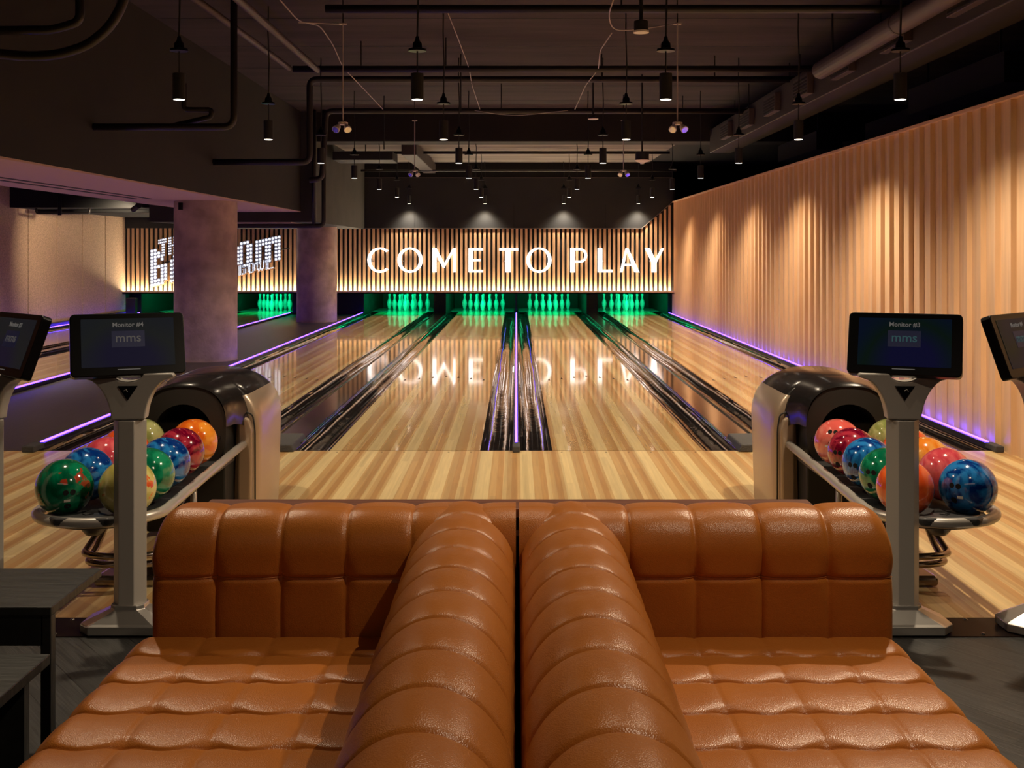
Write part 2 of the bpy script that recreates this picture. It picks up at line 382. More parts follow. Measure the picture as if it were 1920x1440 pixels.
def gutter(x0, x1, label):
    mb = MB(); n = 14; y0, y1 = Y_FOUL+.004, 26.0; w_ = x1-x0; nl = 40
    prof = [(x0, 0.0), (x0+.02, -.001)]
    for i in range(n+1):
        a = math.pi*(1+i/n); prof.append(((x0+x1)/2+(w_/2-.024)*math.cos(a), -.004+.066*math.sin(a)))
    prof += [(x1-.02, -.001), (x1, 0)]
    rnd = random.Random(int(x0*1000)); ph = rnd.random()*6
    def fn(u, v):
        i = u*(len(prof)-1); p = prof[int(round(i))]; y = y0+(y1-y0)*v
        wob = .0025*math.sin(y*1.7+ph)+.0015*math.sin(y*4.1+ph*2)
        s_ = 1 if 1 < round(i) < len(prof)-2 else 0
        return (p[0]+wob*s_, y, p[1]+wob*.5*s_)
    mb.grid(fn, len(prof)-1, 160)
    mb.box(x0, x1, y0, y1, -.10, -.085)
    o = mb.build('lane_gutter', M_GUTTER, smooth=40, fix=False)
    return tag(o, label, 'gutter', 'lane gutters')
G = .25
gut = [
 (-.233, -.02+.0, 'B', 'right'), (.02, .253, 'C', 'left'),
]
def lane_gutters(k, l_w, r_w):
    xc = LANES[k]
    gutter(xc-HW-l_w, xc-HW-.001, 'black gutter left of the lane ' + WHERE[k])
    gutter(xc+HW+.001, xc+HW+r_w, 'black gutter right of the lane ' + WHERE[k])
lane_gutters('F', .235, .235); lane_gutters('E', .235, .163); lane_gutters('A', .235, .235)
lane_gutters('B', .235, .228); lane_gutters('C', .228, .235); lane_gutters('D', .235, .235)

def divider(x0, x1, label, z=.045, ledx=None, y0=Y_FOUL-.04, y1=24.7, wall=False):
    t = thing('lane_divider', label, 'lane divider', ((x0+x1)/2, y0, 0), 'lit lane dividers')
    MB().box(x0, x1, y0, y1, -.098, z-.008).build('rail', M_DIV, t, bevel=.004)
    lx = (x0+x1)/2 if ledx is None else ledx
    MB().tube([(lx, y0+.16, z-.004), (lx, y1, z-.004)], .0085, 8).build('led_strip', M_LED, t, smooth=True)['label'] = 'glowing purple led strip'
    MB().box(x0-.004, x1+.004, y0-.04, y0+.14, 0, z).build('end_cap', M_RUBBER, t, bevel=.008)
    return t
divider(-.022, .022, 'thin centre divider with purple led strip between the two middle lanes')
divider(-3.425, -3.345, 'divider with purple led strip between dark walkway and left double gutter lane', ledx=-3.375)
divider(3.325, 3.378, 'divider with purple led strip along the foot of the maple fin wall')
divider(-4.988, -4.935, 'divider with purple led strip on the far side of the dark walkway', ledx=-4.965)
divider(-8.33, -8.24, 'divider with purple led strip along the foot of the speckled left wall', ledx=-8.26)

def capping(x0, x1, label):
    t = thing('ball_return_capping', label, 'lane capping', ((x0+x1)/2, Y_FOUL, 0), 'lane cappings over the ball tracks')
    MB().box(x0, x1, Y_FOUL+.004, 24.74, -.098, .008).build('cover', M_CAPPING, t, bevel=.003)
    MB().box(x0+.004, x0+.022, Y_FOUL+.2, 24.74, .008, .022).build('edge_rib', M_GUTTER, t, bevel=.004)
    MB().box(x1-.022, x1-.004, Y_FOUL+.2, 24.74, .008, .022).build('edge_rib', M_GUTTER, t, bevel=.004)
    MB().prism([(x0+.0, .0), (x1, .0), (x1-.02, .055), (x0+.02, .055)], Y_FOUL-.06, Y_FOUL+.42).build('end_cover', M_RUBBER, t, bevel=.01)
    return t
capping(LANES['A']+HW+.236, LANES['B']-HW-.236, 'black and brown capping strip between the two lanes left of centre')
capping(LANES['C']+HW+.236, LANES['D']-HW-.236, 'black and brown capping strip between the two lanes right of centre')
capping(LANES['F']+HW+.236, LANES['E']-HW-.236, 'black capping strip between the two lanes beyond the columns')

# kickbacks between the pin decks, pit curtain
def kick(x0, x1):
    return MB().box(x0, x1, 24.75, 28.4, -.1, .9)
for x0, x1 in ((-8.455, -8.24), (-6.705, -6.445), (-4.915, -3.35), (-1.815, -1.545), (-.02, .02), (1.545, 1.795), (3.33, 3.50)):
    struct('wall_pit', kick(x0, x1), M_PIT)
struct('wall_pit', MB().box(XL, 3.6, 28.3, 28.5, -.1, 1.1), M_PIT)
struct('wall_pit', MB().box(XL, 3.6, 24.46, 28.5, 1.0, 1.1), M_PIT)
b_ = MB().box(-8.22, -8.02, 23.7, 23.85, .001, .40).build('equipment_box', M_DIV, bevel=.006)
tag(b_, 'small dark box at the pin end of the farthest left lane', 'box')

# bowling pins
def pin_profile():
    return [(.0254, 0), (.029, .006), (.0360, .03), (.0500, .075), (.0585, .11), (.0605, .125), (.057, .16), (.0435, .205), (.030, .235), (.0235, .26), (.0228, .275), (.0245, .30), (.0300, .325), (.0322, .343), (.030, .360), (.021, .375), (.008, .381)]
pin_me = MB().lathe(pin_profile(), (0,0,0), 20).mesh('bowling_pin', smooth=True); pin_me.materials.append(M_PIN)
st_me = MB().lathe([(.0305, .2345), (.0285, .240)], (0,0,0), 20, cap=False).lathe([(.0252, .252), (.0247, .258)], (0,0,0), 20, cap=False).mesh('stripe', smooth=True); st_me.materials.append(M_PINRED)
PL = {'E': 'beyond the two columns', 'A': 'left of left double gutter', 'B': 'just left of the centre light strip', 'C': 'just right of the centre light strip', 'D': 'beside the maple fin wall', 'F': 'on the farthest left lane'}
ROWN = [['head pin'], ['left pin of the second row', 'right pin of the second row'], ['left pin of the third row', 'middle pin of the third row', 'right pin of the third row'],
        ['leftmost pin of the back row', 'second pin of the back row', 'third pin of the back row', 'rightmost pin of the back row']]
for k in ('E', 'A', 'B', 'C', 'D'):
    for r in range(4):
        for j in range(r+1):
            p = bpy.data.objects.new('bowling_pin', pin_me); COL.objects.link(p)
            p.location = (LANES[k]+(j-r/2)*.3048, 26.17+r*.264, .0045)
            tag(p, 'green-lit pin, ' + ROWN[r][j] + ' ' + PL[k], 'bowling pin', 'bowling pins')
            s_ = bpy.data.objects.new('neck_stripe', st_me); COL.objects.link(s_); s_.parent = p; s_['label'] = 'red neck stripes'
for k, xc in LANES.items():
    area('pin_lamp', (xc, 25.0, .90), (math.radians(38), 0, 0), 1.0, .12, P_GREEN, (.0, 1, .36))
    area('pin_lamp', (xc, 27.6, .92), (math.radians(-10), 0, 0), 1.0, .2, P_GREEN*.12, (.0, 1, .30))

# ---------------------------------------------------------------- signs on the slats
K = 24.28/F
def PX(zx, zy): return ((640+zx/3-968)*K, H-(360+zy/3-470)*K)
def poly(*pts): return [PX(*p) for p in pts]
sign = thing('lit_sign', 'white glowing COME TO PLAY lettering mounted on the slatted end wall', 'sign', (.0, Y_WALL-.05, H))
def ringpoly(cx, cy, ro, ri, a0=0, a1=360, n=40, rix=None):
    """ring sector as quads, the inner edge can be narrower sideways (thick sides, thin top)"""
    rix = ri if rix is None else rix; q = []
    for i in range(n):
        t0 = math.radians(a0+(a1-a0)*i/n); t1 = math.radians(a0+(a1-a0)*(i+1)/n)
        q.append([(cx+ro*math.cos(t0), cy-ro*math.sin(t0)), (cx+ro*math.cos(t1), cy-ro*math.sin(t1)), (cx+rix*math.cos(t1), cy-ri*math.sin(t1)), (cx+rix*math.cos(t0), cy-ri*math.sin(t0))])
    return q
R = lambda x0, x1, y0, y1: [(x0, y0), (x1, y0), (x1, y1), (x0, y1)]
LET = {
 0: ringpoly(217, 383, 71, 60, 48, 312, 34, 51),
 1: ringpoly(386, 383, 71, 60, 0, 360, 44, 51),
 2: [R(512, 534, 316, 452), R(628, 642, 316, 452), [(512,316),(534,316),(584,410),(572,428)], [(642,316),(628,316),(572,412),(578,428)]],
 3: [R(716, 740, 316, 452), R(740, 797, 316, 329), R(740, 782, 378, 390), R(740, 797, 439, 452)],
 4: [R(888, 995, 316, 330), R(922, 952, 330, 452)],
 5: ringpoly(1112, 383, 71, 60, 0, 360, 44, 51),
 6: [R(1288, 1314, 316, 452), R(1314, 1342, 316, 328), R(1314, 1342, 386, 398)]+ringpoly(1342, 357, 41, 29, -90, 90, 18, 27),
 7: [R(1442, 1468, 316, 452), R(1468, 1526, 438, 452)],
 8: [[(1600,316),(1614,316),(1678,452),(1650,452)], [(1600,316),(1608,330),(1582,452),(1567,452)], R(1590, 1650, 404, 416)],
 9: [[(1708,316),(1736,316),(1772,390),(1748,400)], [(1802,316),(1816,316),(1772,400),(1760,388)], R(1746, 1773, 388, 452)],
}
for k, polys in LET.items():
    mb = MB()
    for p in polys: mb.prism([PX(*q) for q in p], Y_WALL-.11, Y_WALL-.075)
    L_ = mb.build('letter', M_SIGN, sign)
    L_['label'] = 'glowing white letter ' + 'COMETOPLAY'[k]
    xs = [PX(*q)[0] for p in polys for q in p]; cx = (min(xs)+max(xs))/2
mb = MB()
for k, polys in LET.items():
    xs = [PX(*q)[0] for p in polys for q in p]
    for f in (.3, .7):
        for zz in (1.1, 1.3): pass
    mb.box(min(xs)+.1, min(xs)+.13, Y_WALL-.076, Y_WALL-.044, 1.16, 1.19)
mb.build('standoff', M_SILVER, sign)

FONT = {'T': ['#####','#####','..##.','..##.','..##.','..##.','..##.'], 'H': ['##.##','##.##','##.##','#####','##.##','##.##','##.##'], 'E': ['#####','##...','##...','####.','##...','##...','#####'],
 'B': ['####.','##.##','##.##','####.','##.##','##.##','####.'], 'A': ['.###.','##.##','##.##','##.##','#####','##.##','##.##'], 'L': ['##...','##...','##...','##...','##...','##...','#####'],
 'R': ['####.','##.##','##.##','####.','####.','##.##','##.##'], 'O': ['.###.','##.##','##.##','##.##','##.##','##.##','.###.'], 'M': ['######','##.###','##.#.#','##.#.#','##.#.#','##.#.#','##.#.#'],
 'W': ['#.#.#','#.#.#','#.#.#','#.#.#','#.#.#','#####','.#.#.']}
FONT['M'] = ['########','########','##.##.##','##.##.##','##.##.##','##.##.##','##.##.##']
FONT['B'] = ['##...','###..','####.','##.#.','##...','#####','##.##','##.##','##.##','#####','####.']
marq = thing('marquee_sign', 'tilted silver bulb-lit marquee sign half hidden behind the near column', 'sign', (-7.0, Y_WALL-.06, H))
bulb_me = MB().lathe([(.0, -.022), (.012, -.02), (.02, -.012), (.0225, 0)][::1], (0,0,0), 10, axis='y', cap=False).mesh('bulb', smooth=True); bulb_me.materials.append(M_BULB)
def QX(px, py): return ((px-968)*K, H-(py-470)*K)
def marquee_letter(ch, px0, py_base, px1, hpx, slope, y, individual, hscale=1):
    g = FONT[ch]; rows, cols = len(g), len(g[0]); cw = (px1-px0)/cols; chh = hpx/rows
    mb = MB(); bulbs = []
    for r in range(rows):
        for c in range(cols):
            if g[r][c] != '#': continue
            x0 = px0+c*cw; yt = py_base-hpx+r*chh
            pts = [QX(x0, yt+slope*c*cw), QX(x0+cw, yt+slope*(c+1)*cw), QX(x0+cw, yt+chh+slope*(c+1)*cw), QX(x0, yt+chh+slope*c*cw)]
            mb.prism(pts, y, y+.03); bulbs.append((QX(x0+cw/2, yt+chh/2+slope*(c+.5)*cw)))
    o = mb.build('letter', M_MARQ, marq); o['label'] = 'silver marquee letter ' + ch
    s_ = min(cw, chh)*K/.045*.80
    if individual:
        for bx, bz in bulbs:
            b = bpy.data.objects.new('bulb', bulb_me); COL.objects.link(b); b.parent = o; b.location = Vector((bx, y-.001, bz))-base(marq); b.scale = (s_,)*3
    else:
        m2 = MB()
        for bx, bz in bulbs: m2.lathe([(.0, -.02*s_), (.015*s_, -.016*s_), (.0225*s_, 0)], (bx, y-.001, bz), 8, axis='y', cap=False)
        b = m2.build('bulb_field', M_BULB, o, smooth=True); b['kind'] = 'stuff'; b['label'] = 'glowing round bulbs'
    e_ = MB(); e_.v = [Vector((v.x+.022, v.y+.035, v.z-.012)) for v in mb.v]; e_.f = list(mb.f); e_.build('letter_return', M_MARQ_EDGE, o)
    return o
SL = -.22
def bl(px): return 538+(px-283)*-.205
YM = Y_WALL-.10
marquee_letter('B', 281, bl(281), 313, 70, SL, YM, True)
marquee_letter('A', 318, bl(318), 346, 52, SL, YM, True)
for i, ch in enumerate('LLRO'): marquee_letter(ch, 350+i*23.5, bl(350+i*23.5), 370+i*23.5, 52, SL, YM, False)
marquee_letter('O', 443, bl(443), 473, 50, SL, YM, True)
marquee_letter('M', 478, bl(478), 526, 47, SL, YM, False)
for i, ch in enumerate('THE'): marquee_letter(ch, 296+i*19, 483-i*4.2, 312+i*19, 34, SL, YM-.01, i < 1)
for i, ch in enumerate('BOWL'): marquee_letter(ch, 447+i*17, 517-i*3.6, 462+i*17, 19, SL, YM-.03, False)
MB().tube([(-7.6, Y_WALL-.07, 1.15), (-4.9, Y_WALL-.07, 1.45)], .012, 6).build('mounting_bar', M_PIPE, marq)

# ---------------------------------------------------------------- columns
def column(x, y, r, zt, label):
    t = MB().lathe([(r, 0), (r, zt)], (x, y, 0), 48)
    t.lathe([(r+.006, 0), (r+.006, .01)], (x, y, 0), 48)
    o = t.build('concrete_column', M_CONC, smooth=50); tag(o, label, 'column', 'round concrete columns'); return o
column(-3.99, 14.47, .395, 2.03, 'round concrete column nearest the camera, under the dropped beam')
column(-3.95, 22.3, .395, 1.87, 'round concrete column farther away, beside the COME TO PLAY wall')
mb = MB().lathe([(.03, 0), (.03, .09)], (-4.19, 14.05, 1.91), 12); c_ = mb.build('security_camera', M_HOUSING, smooth=50)
tag(c_, 'small black camera fixed at the top of the near concrete column', 'camera')

# ---------------------------------------------------------------- approach edge plate
plate = thing('edge_plate', 'long glossy black floor plate between wooden approach and dark floor', 'floor plate', (0, 4.18, 0))
MB().box(-3.6, 3.38, 4.075, 4.285, -.08, .004).build('plate', M_PLATE, plate, bevel=.002)
for sxx in (-2.45, -1.68, 1.70, 2.23, 1.12, -1.15):
    for syy in (4.10, 4.262): MB().lathe([(.008, 0), (.006, .004), (.002, .005)], (sxx, syy, .004), 10).build('screw', M_CHROME, plate, smooth=40)

# ---------------------------------------------------------------- sofas
PITCH = .1605
def cellw(t):                                 # 0 in a seam, 1 over the pillow
    return abs(math.sin(math.pi*t))
def sofa(s):
    side = 'right' if s > 0 else 'left'
    root = thing('tufted_sofa', f'tan leather channel-tufted sofa, the {side} one of the back-to-back pair', 'sofa', (s*.5, 2.0, 0), 'tan leather sofas')
    X = lambda x: s*x+(.003 if s < 0 else .003)
    # --- backrest: profile in (y, z) swept along x
    prof = [(2.785, .10), (2.785, .38), (2.777, .45), (2.772, .50), (2.770, .55), (2.770, .593), (2.770, .64), (2.770, .668)]
    prof = [(2.78, .10)]+[(2.780-.010*i/90, .30+(.652-.30)*i/90) for i in range(91)]
    prof += [(2.862-.092*math.cos(a), .652+.092*math.sin(a)) for a in [math.pi/2*i/16 for i in range(1, 17)]]
    prof += [(2.862+.05*i/6, .744-.002*i/6) for i in range(1, 7)]
    prof += [(2.912+.06*math.sin(a), .682+.06*math.cos(a)) for a in [math.pi/2*i/8 for i in range(1, 9)]]
    prof += [(2.972, .10)]
    arcl = [0.0]
    for a, b in zip(prof, prof[1:]): arcl.append(arcl[-1]+math.hypot(b[0]-a[0], b[1]-a[1]))
    x0, x1 = .004, (.905 if s < 0 else .930); CP = .1605 if s < 0 else .1635
    ncell = 5.6
    nu = 190
    def fn(u, v):
        j = int(round(v*(len(prof)-1))); y, z = prof[j]; x = x1-(x1-x0)*u
        a = prof[max(0, j-1)]; b = prof[min(len(prof)-1, j+1)]; ty, tz = b[0]-a[0], b[1]-a[1]; L_ = math.hypot(ty, tz) or 1
        ny, nz = -tz/L_, ty/L_                # outward (towards the camera / up)
        c = (x1-x)/CP
        dv = cellw(c)
        puff = .015*(dv**.22)-.002*math.exp(-(min(c % 1, 1-c % 1)/.03)**2)
        if c < .001: puff = 0
        hs = 0
        dz = abs(z-.593)
        if j < 92:
            near = math.exp(-(dz/.006)**2); hs = -.006*near
            hs -= .008*math.exp(-(dz/.035)**2)*math.exp(-((min(c % 1, 1-c % 1))/.12)**2)
        if z < .47: puff *= max(0, (z-.30)/.17)*.5+.5
        d = (puff+hs-.009)
        # outer top corner rolls over
        e = x1-x; rr = .058
        if e < rr and z > .60:
            q = rr-math.sqrt(max(0, rr*rr-(rr-e)**2)); z -= q*min(1, (z-.60)/.13)
        if e < .02: d -= (.02-e)**2*20
        return (X(x), y+ny*d, z+nz*d)
    mb = MB(); mb.grid(fn, nu, len(prof)-1)
    n0 = len(prof); W = nu+1
    mb.f.append(tuple(j*W for j in range(n0))); mb.f.append(tuple(j*W+nu for j in range(n0))[::-1])
    back = mb.build('backrest', M_LEATHER, root, smooth=65)
    mbs = MB()
    pts = []
    for i in range(121):
        x = x1-.004-(x1-.26)*i/120; c = (x1-x)/CP
        near = math.exp(-((min(c % 1, 1-c % 1))/.12)**2)
        pts.append((X(x), 2.7712-(.015*cellw(c)**.22-.002*math.exp(-(min(c % 1, 1-c % 1)/.03)**2)-.006-.008*near-.009)-.0008, .5935))
    mbs.tube(pts, .0016, 6); mbs.build('seam', M_STITCH, root, smooth=True)
    # --- seat cushion
    sx0, sx1, sy0, sy1, zt = .255, .945, 1.15, 2.80, .457
    YS = [2.80-.0, 2.655, 2.49, 2.325, 2.16, 1.995, 1.83, 1.665, 1.50, 1.335, 1.15]
    def cy(y):
        for i in range(len(YS)-1):
            if YS[i] >= y >= YS[i+1]: return i+(YS[i]-y)/(YS[i]-YS[i+1])
        return 0
    nx, ny_ = 150, 330
    def fs_(u, v):
        # u across, with rolled outer edge
        w_ = sx1-sx0; r = .05; Lf = w_+.12
        q = u*Lf
        if q < w_-r: x = sx0+q; z = 0; nx_ = 0
        else:
            t = min(1, (q-(w_-r))/(r*math.pi/2)); x = sx1-r+r*math.sin(t*math.pi/2); z = -(r-r*math.cos(t*math.pi/2))
            rest = q-(w_-r)-r*math.pi/2
            if rest > 0: z -= rest*2.6
        y = sy1-(sy1-sy0)*v
        c1 = (sx1-.02-x)/.164+.0; c2 = cy(y)
        a = cellw(c1); b = cellw(c2)
        fu = min(c1 % 1, 1-c1 % 1); fv = min(c2 % 1, 1-c2 % 1)
        pf = (.017*(b**.24)-.003*math.exp(-(fv/.03)**2))*(1-.10*math.exp(-(fu/.10)**2)) - .0022*math.exp(-(fu/.018)**2)*b**.3
        pf -= .006*math.exp(-(fu/.16)**2)*math.exp(-(fv/.12)**2)
        yy2 = y+.010*math.exp(-(fv/.2)**2)*math.cos(2*math.pi*c1)*(1 if c2 > .5 else 0)
        e = min(1, max(0, (2.80-y)/.045)); zc = zt-.02+pf-.035*(1-e)**2
        if y < sy0+.05: zc -= (1-math.sqrt(max(0, 1-((sy0+.05-y)/.05)**2)))*.05
        return (X(x), yy2, zc+z)
    mb = MB(); mb.grid(fs_, nx, ny_)
    seat = mb.build('seat_cushion', M_LEATHER, root, smooth=True, fix=True)
    MB().box(min(X(sx0), X(sx1-.03)), max(X(sx0), X(sx1-.03)), sy0+.03, 2.78, .06, .36).build('base', M_BLACKWOOD, root, bevel=.005)
    # --- arm: half-round roll running towards the camera
    ap = [(.273, .30), (.273, .40)]+[(.273-.004*i/8, .40+.19*i/8) for i in range(1, 9)]
    cxa, rxa = .137, .132
    ap += [(cxa+rxa*math.cos(a), .60+.150*math.sin(a)) for a in [math.pi*i/30 for i in range(31)]]
    ap += [(.005, .60-.25*i/6) for i in range(1, 7)]+[(.005, .10)]
    ya0, ya1 = 1.15, 2.955
    YA = 2.475
    def fa(u, v):
        j = int(round(u*(len(ap)-1))); x, z = ap[j]; y = ya1-(ya1-ya0)*v
        a = ap[max(0, j-1)]; b = ap[min(len(ap)-1, j+1)]; tx, tz = b[0]-a[0], b[1]-a[1]; L_ = math.hypot(tx, tz) or 1
        nx2, nz2 = tz/L_, -tx/L_
        c = (YA-y)/.158
        pf = .013*cellw(c)**.30 - .007 - .003*math.exp(-(min(c % 1, 1-c % 1)/.03)**2)
        if z < .56: pf *= max(.0, (z-.38)/.18)
        if x < .03 and z < .66: pf = 0
        e = ya1-y; q = 0
        if e < .06: q = .06-math.sqrt(max(0, .0036-(.06-e)**2))
        zc = z-q*.9*max(0, (z-.40)/.34)
        xc_ = x+(cxa-x)*0
        return (X(xc_+nx2*pf), y, zc+nz2*pf)
    mb = MB(); mb.grid(fa, len(ap)-1, 360)
    W = len(ap); mb.f.append(tuple(range(W))); mb.f.append(tuple(360*W+i for i in range(W))[::-1])
    mb.build('armrest', M_LEATHER, root, smooth=65)
    return root
sofa(-1); sofa(1)
part = thing('partition_cap', 'walnut-topped low partition running behind both tan sofas', 'partition', (0, 3.05, 0))
MB().box(-.84, .80, 2.985, 3.10, .690, .716).build('cap', M_WOODCAP, part, bevel=.003)
MB().box(-.80, .76, 3.0, 3.08, 0, .690).build('panel', M_WOODCAP, part)

# ---------------------------------------------------------------- black table and bench, lower left
t = thing('side_table', 'black wooden side table beside the left sofa', 'table', (-1.7, 3.15, 0))
MB().box(-2.4, -1.24, 3.0, 3.37, .425, .450).build('tabletop', M_BLACKWOOD, t, bevel=.003)
MB().box(-2.4, -1.262, 3.004, 3.03, .345, .425).build('apron', M_BLACKWOOD, t, bevel=.002)
MB().box(-1.27, -1.242, 3.004, 3.036, 0, .425).build('leg', M_BLACKWOOD, t, bevel=.002)
MB().box(-1.80, -1.77, 3.33, 3.365, 0, .425).build('leg', M_BLACKWOOD, t, bevel=.002)
MB().box(-2.39, -2.36, 3.004, 3.36, 0, .425).build('leg', M_BLACKWOOD, t, bevel=.002)
t = thing('low_bench', 'black wooden bench with open underside in front of the black side table', 'bench', (-1.7, 2.5, 0))
MB().box(-2.4, -1.20, 2.0, 2.90, .335, .362).build('seat', M_BLACKWOOD, t, bevel=.003)
MB().box(-2.4, -2.37, 2.0, 2.90, 0, .335).build('side_panel', M_BLACKWOOD, t)
MB().box(-2.4, -1.25, 2.86, 2.89, 0, .335).build('back_panel', M_BLACKWOOD, t)

# ---------------------------------------------------------------- monitor pedestals
def text_mesh(body, size, cx, cz, y, parent, m, name, M=None, bold=0):
    c = bpy.data.curves.new('t', 'FONT'); c.body = body; c.size = size; c.align_x = 'CENTER'; c.align_y = 'CENTER'; c.extrude = .0006; c.offset = bold; c.resolution_u = 3
    o = bpy.data.objects.new('t', c); COL.objects.link(o)
    dg = bpy.context.evaluated_depsgraph_get(); me = bpy.data.meshes.new_from_object(o.evaluated_get(dg)); bpy.data.objects.remove(o)
    T = Matrix.Translation((cx, y, cz)) @ Matrix.Rotation(math.pi/2, 4, 'X')
    me.transform((M or Matrix()) @ T)
    me.transform(Matrix.Translation(-base(parent))); me.materials.clear(); me.materials.append(m)
    r = bpy.data.objects.new(name, me); COL.objects.link(r); r.parent = parent; return r
def screen_mat(name, c0, c1, c2):
    m = bpy.data.materials.new(name); m.use_nodes = True; nt = m.node_tree; b = nt.nodes['Principled BSDF']
    tc = N(nt, 'ShaderNodeTexCoord'); mp = N(nt, 'ShaderNodeMapping'); mp.inputs['Scale'].default_value = (3.2, 3.2, 3.2); nt.links.new(tc.outputs['Object'], mp.inputs[0])
    n = N(nt, 'ShaderNodeTexNoise'); n.inputs['Scale'].default_value = 1.1; n.inputs['Detail'].default_value = 0; nt.links.new(mp.outputs[0], n.inputs['Vector'])
    r = N(nt, 'ShaderNodeValToRGB'); nt.links.new(n.outputs[0], r.inputs[0]); e = r.color_ramp.elements; e.new(.5)
    for q, (p, c) in zip(e, ((.3, c0), (.5, c1), (.7, c2))): q.position = p; q.color = (*c, 1)
    nt.links.new(r.outputs[0], b.inputs['Emission Color']); b.inputs['Emission Strength'].default_value = 1
    b.inputs['Base Color'].default_value = (.002, .002, .0022, 1); b.inputs['Roughness'].default_value = .3; b.inputs['Specular IOR Level'].default_value = .08
    return m
SC1 = screen_mat('screen_blue', (.0015,.003,.016), (.002,.006,.004), (.003,.003,.018))
SC2 = screen_mat('screen_grey', (.007,.008,.012), (.009,.010,.010), (.007,.006,.016))
TXT1 = mat('screen_text', (.05,.05,.05), .5, emit=(.075,.07,.065), es=1)
TXTB = mat('screen_logo', (.02,.03,.05), .5, emit=(.012,.045,.05), es=1)
TXTG = mat('screen_logo_grey', (.05,.05,.05), .5, emit=(.045,.042,.042), es=1)
LOGOBG = mat('screen_logo_panel', (.01,.01,.03), .5, emit=(.003,.005,.016), es=1)
def rrect(w_, h_, r, n=5):
    p = []
    for cx, cz, a in ((w_/2-r, h_/2-r, 0), (-w_/2+r, h_/2-r, 90), (-w_/2+r, -h_/2+r, 180), (w_/2-r, -h_/2+r, 270)):
        p += arc(cx, cz, r, a, a+90, n)
    return p
def pedestal(x, y, yaw, text, label, scr, logo, panel, dx=0):
    t = thing('scoring_monitor', label, 'monitor', (x, y, 0), 'scoring monitors on grey posts')
    # faceted cast foot
    def octo(hx, hy, c, z): return [(x+a, y+b, z) for a, b in ((hx, -hy+c), (hx, hy-c), (hx-c, hy), (-hx+c, hy), (-hx, hy-c), (-hx, -hy+c), (-hx+c, -hy), (hx-c, -hy))]
    r0 = octo(.165, .100, .045, 0.007); r1 = octo(.165, .100, .045, .036); r2 = octo(.150, .090, .043, .044); r3 = octo(.062, .05, .022, .085); r4 = octo(.062, .05, .022, .10)
    vs = r0+r1+r2+r3+r4; fs = [(k*8+i, k*8+(i+1) % 8, (k+1)*8+(i+1) % 8, (k+1)*8+i) for k in range(4) for i in range(8)]+[tuple(range(8))[::-1], tuple(range(32, 40))]
    MB().add(vs, fs).build('base', M_SILVER, t, bevel=.003)
    # hexagonal post
    h = lambda zz, k=1: [(x+a*k, y+b, zz) for a, b in ((-.062, .0), (-.028, -.045), (.028, -.045), (.062, 0), (.03, .045), (-.03, .045))]
    vs = h(.09)+h(.776); MB().add(vs, [tuple(range(6))[::-1], tuple(range(6, 12))]+[(i, (i+1) % 6, 6+(i+1) % 6, 6+i) for i in range(6)]).build('post', M_POST, t, bevel=.003)
    # flared neck
    L_ = []
    for i in range(15):
        q = i/14; L_.append((.060+.095*(1-math.sqrt(max(0, 1-q*q)))+.01*q, .779+.155*q))
    cres = [(.052*math.cos(a), .948-.030*math.sin(a)) for a in [math.pi*i/12 for i in range(13)]]
    pl = [(x+a, b) for a, b in L_]+[(x+.16, .948)]+[(x+a, b) for a, b in cres]+[(x-.16, .948)]+[(x-a, b) for a, b in reversed(L_)]
    MB().prism(pl, y-.040, y+.035).xf(Matrix.Translation((x, y, 0)) @ Matrix.Rotation(yaw*.3, 4, 'Z') @ Matrix.Translation((-x, -y, 0))).build('neck', M_POST, t, bevel=.006, seg=3)
    zc = 1.050
    M = Matrix.Translation((x+dx, y+.0, zc)) @ Matrix.Rotation(yaw, 4, 'Z') @ Matrix.Rotation(math.radians(-20), 4, 'X')
    MB().prism([(a, b) for a, b in ((-.036,.016), (.036,.016), (0, -.038))], -.003, .003).xf(Matrix.Translation((x, y, 0)) @ Matrix.Rotation(yaw*.3, 4, 'Z') @ Matrix.Translation((0, -.043, .888))).build('badge', M_HOUSING, t, bevel=.002)
    MB().tube([(x-.008, y-.047, .886), (x+.001, y-.047, .892), (x+.006, y-.047, .883)], .0018, 5).build('badge_mark', M_POST, t)
    MB().tube([(x-.05, y, .942), (x-.05, y+.012, .97)], .012, 8).tube([(x+.05, y, .942), (x+.05, y+.012, .97)], .012, 8).build('hinge', M_HOUSING, t)
    W_, H_ = .402, .238
    hs = MB().prism(rrect(W_, H_, .018), -.018, .020).xf(M).build('monitor_housing', M_HOUSING, t, bevel=.004)
    MB().prism(rrect(W_-.075, H_-.055, .003, 2), -.0192, -.0178).xf(M @ Matrix.Translation((0, 0, .006))).build('screen', scr, hs)
    MB().box(-.04, .04, -.0188, -.0182, -.0975, -.0945).xf(M).build('maker_mark', TXT1, hs)
    text_mesh(text, .0235, 0, .073, -.0195, hs, TXT1, 'screen_title', M, .0004)
    MB().box(-.058, .058, -.0197, -.0193, -.012, .050).xf(M).build('logo_panel', panel, hs)
    text_mesh('mms', .048, 0, .022, -.0200, hs, logo, 'screen_logo', M, .0003)
    return t
YP = 4.17
pedestal(-1.43, YP, math.radians(24), 'Monitor #4', 'scoring monitor reading Monitor #4 on the grey post left of the sofas', SC2, TXTG, LOGOBG, -.008)
pedestal(1.43, YP, math.radians(-24), 'Monitor #3', 'scoring monitor reading Monitor #3 on the grey post right of the sofas', SC1, TXTB, LOGOBG, .008)
pedestal(-1.96, YP, math.radians(-44), 'Monitor #3', 'scoring monitor cut off by the left edge, turned away from its neighbour', SC2, TXTG, LOGOBG, .10)
pedestal(1.96, YP, math.radians(44), 'Monitor #4', 'scoring monitor cut off by the right edge, turned away from its neighbour', SC1, TXTB, LOGOBG, -.10)

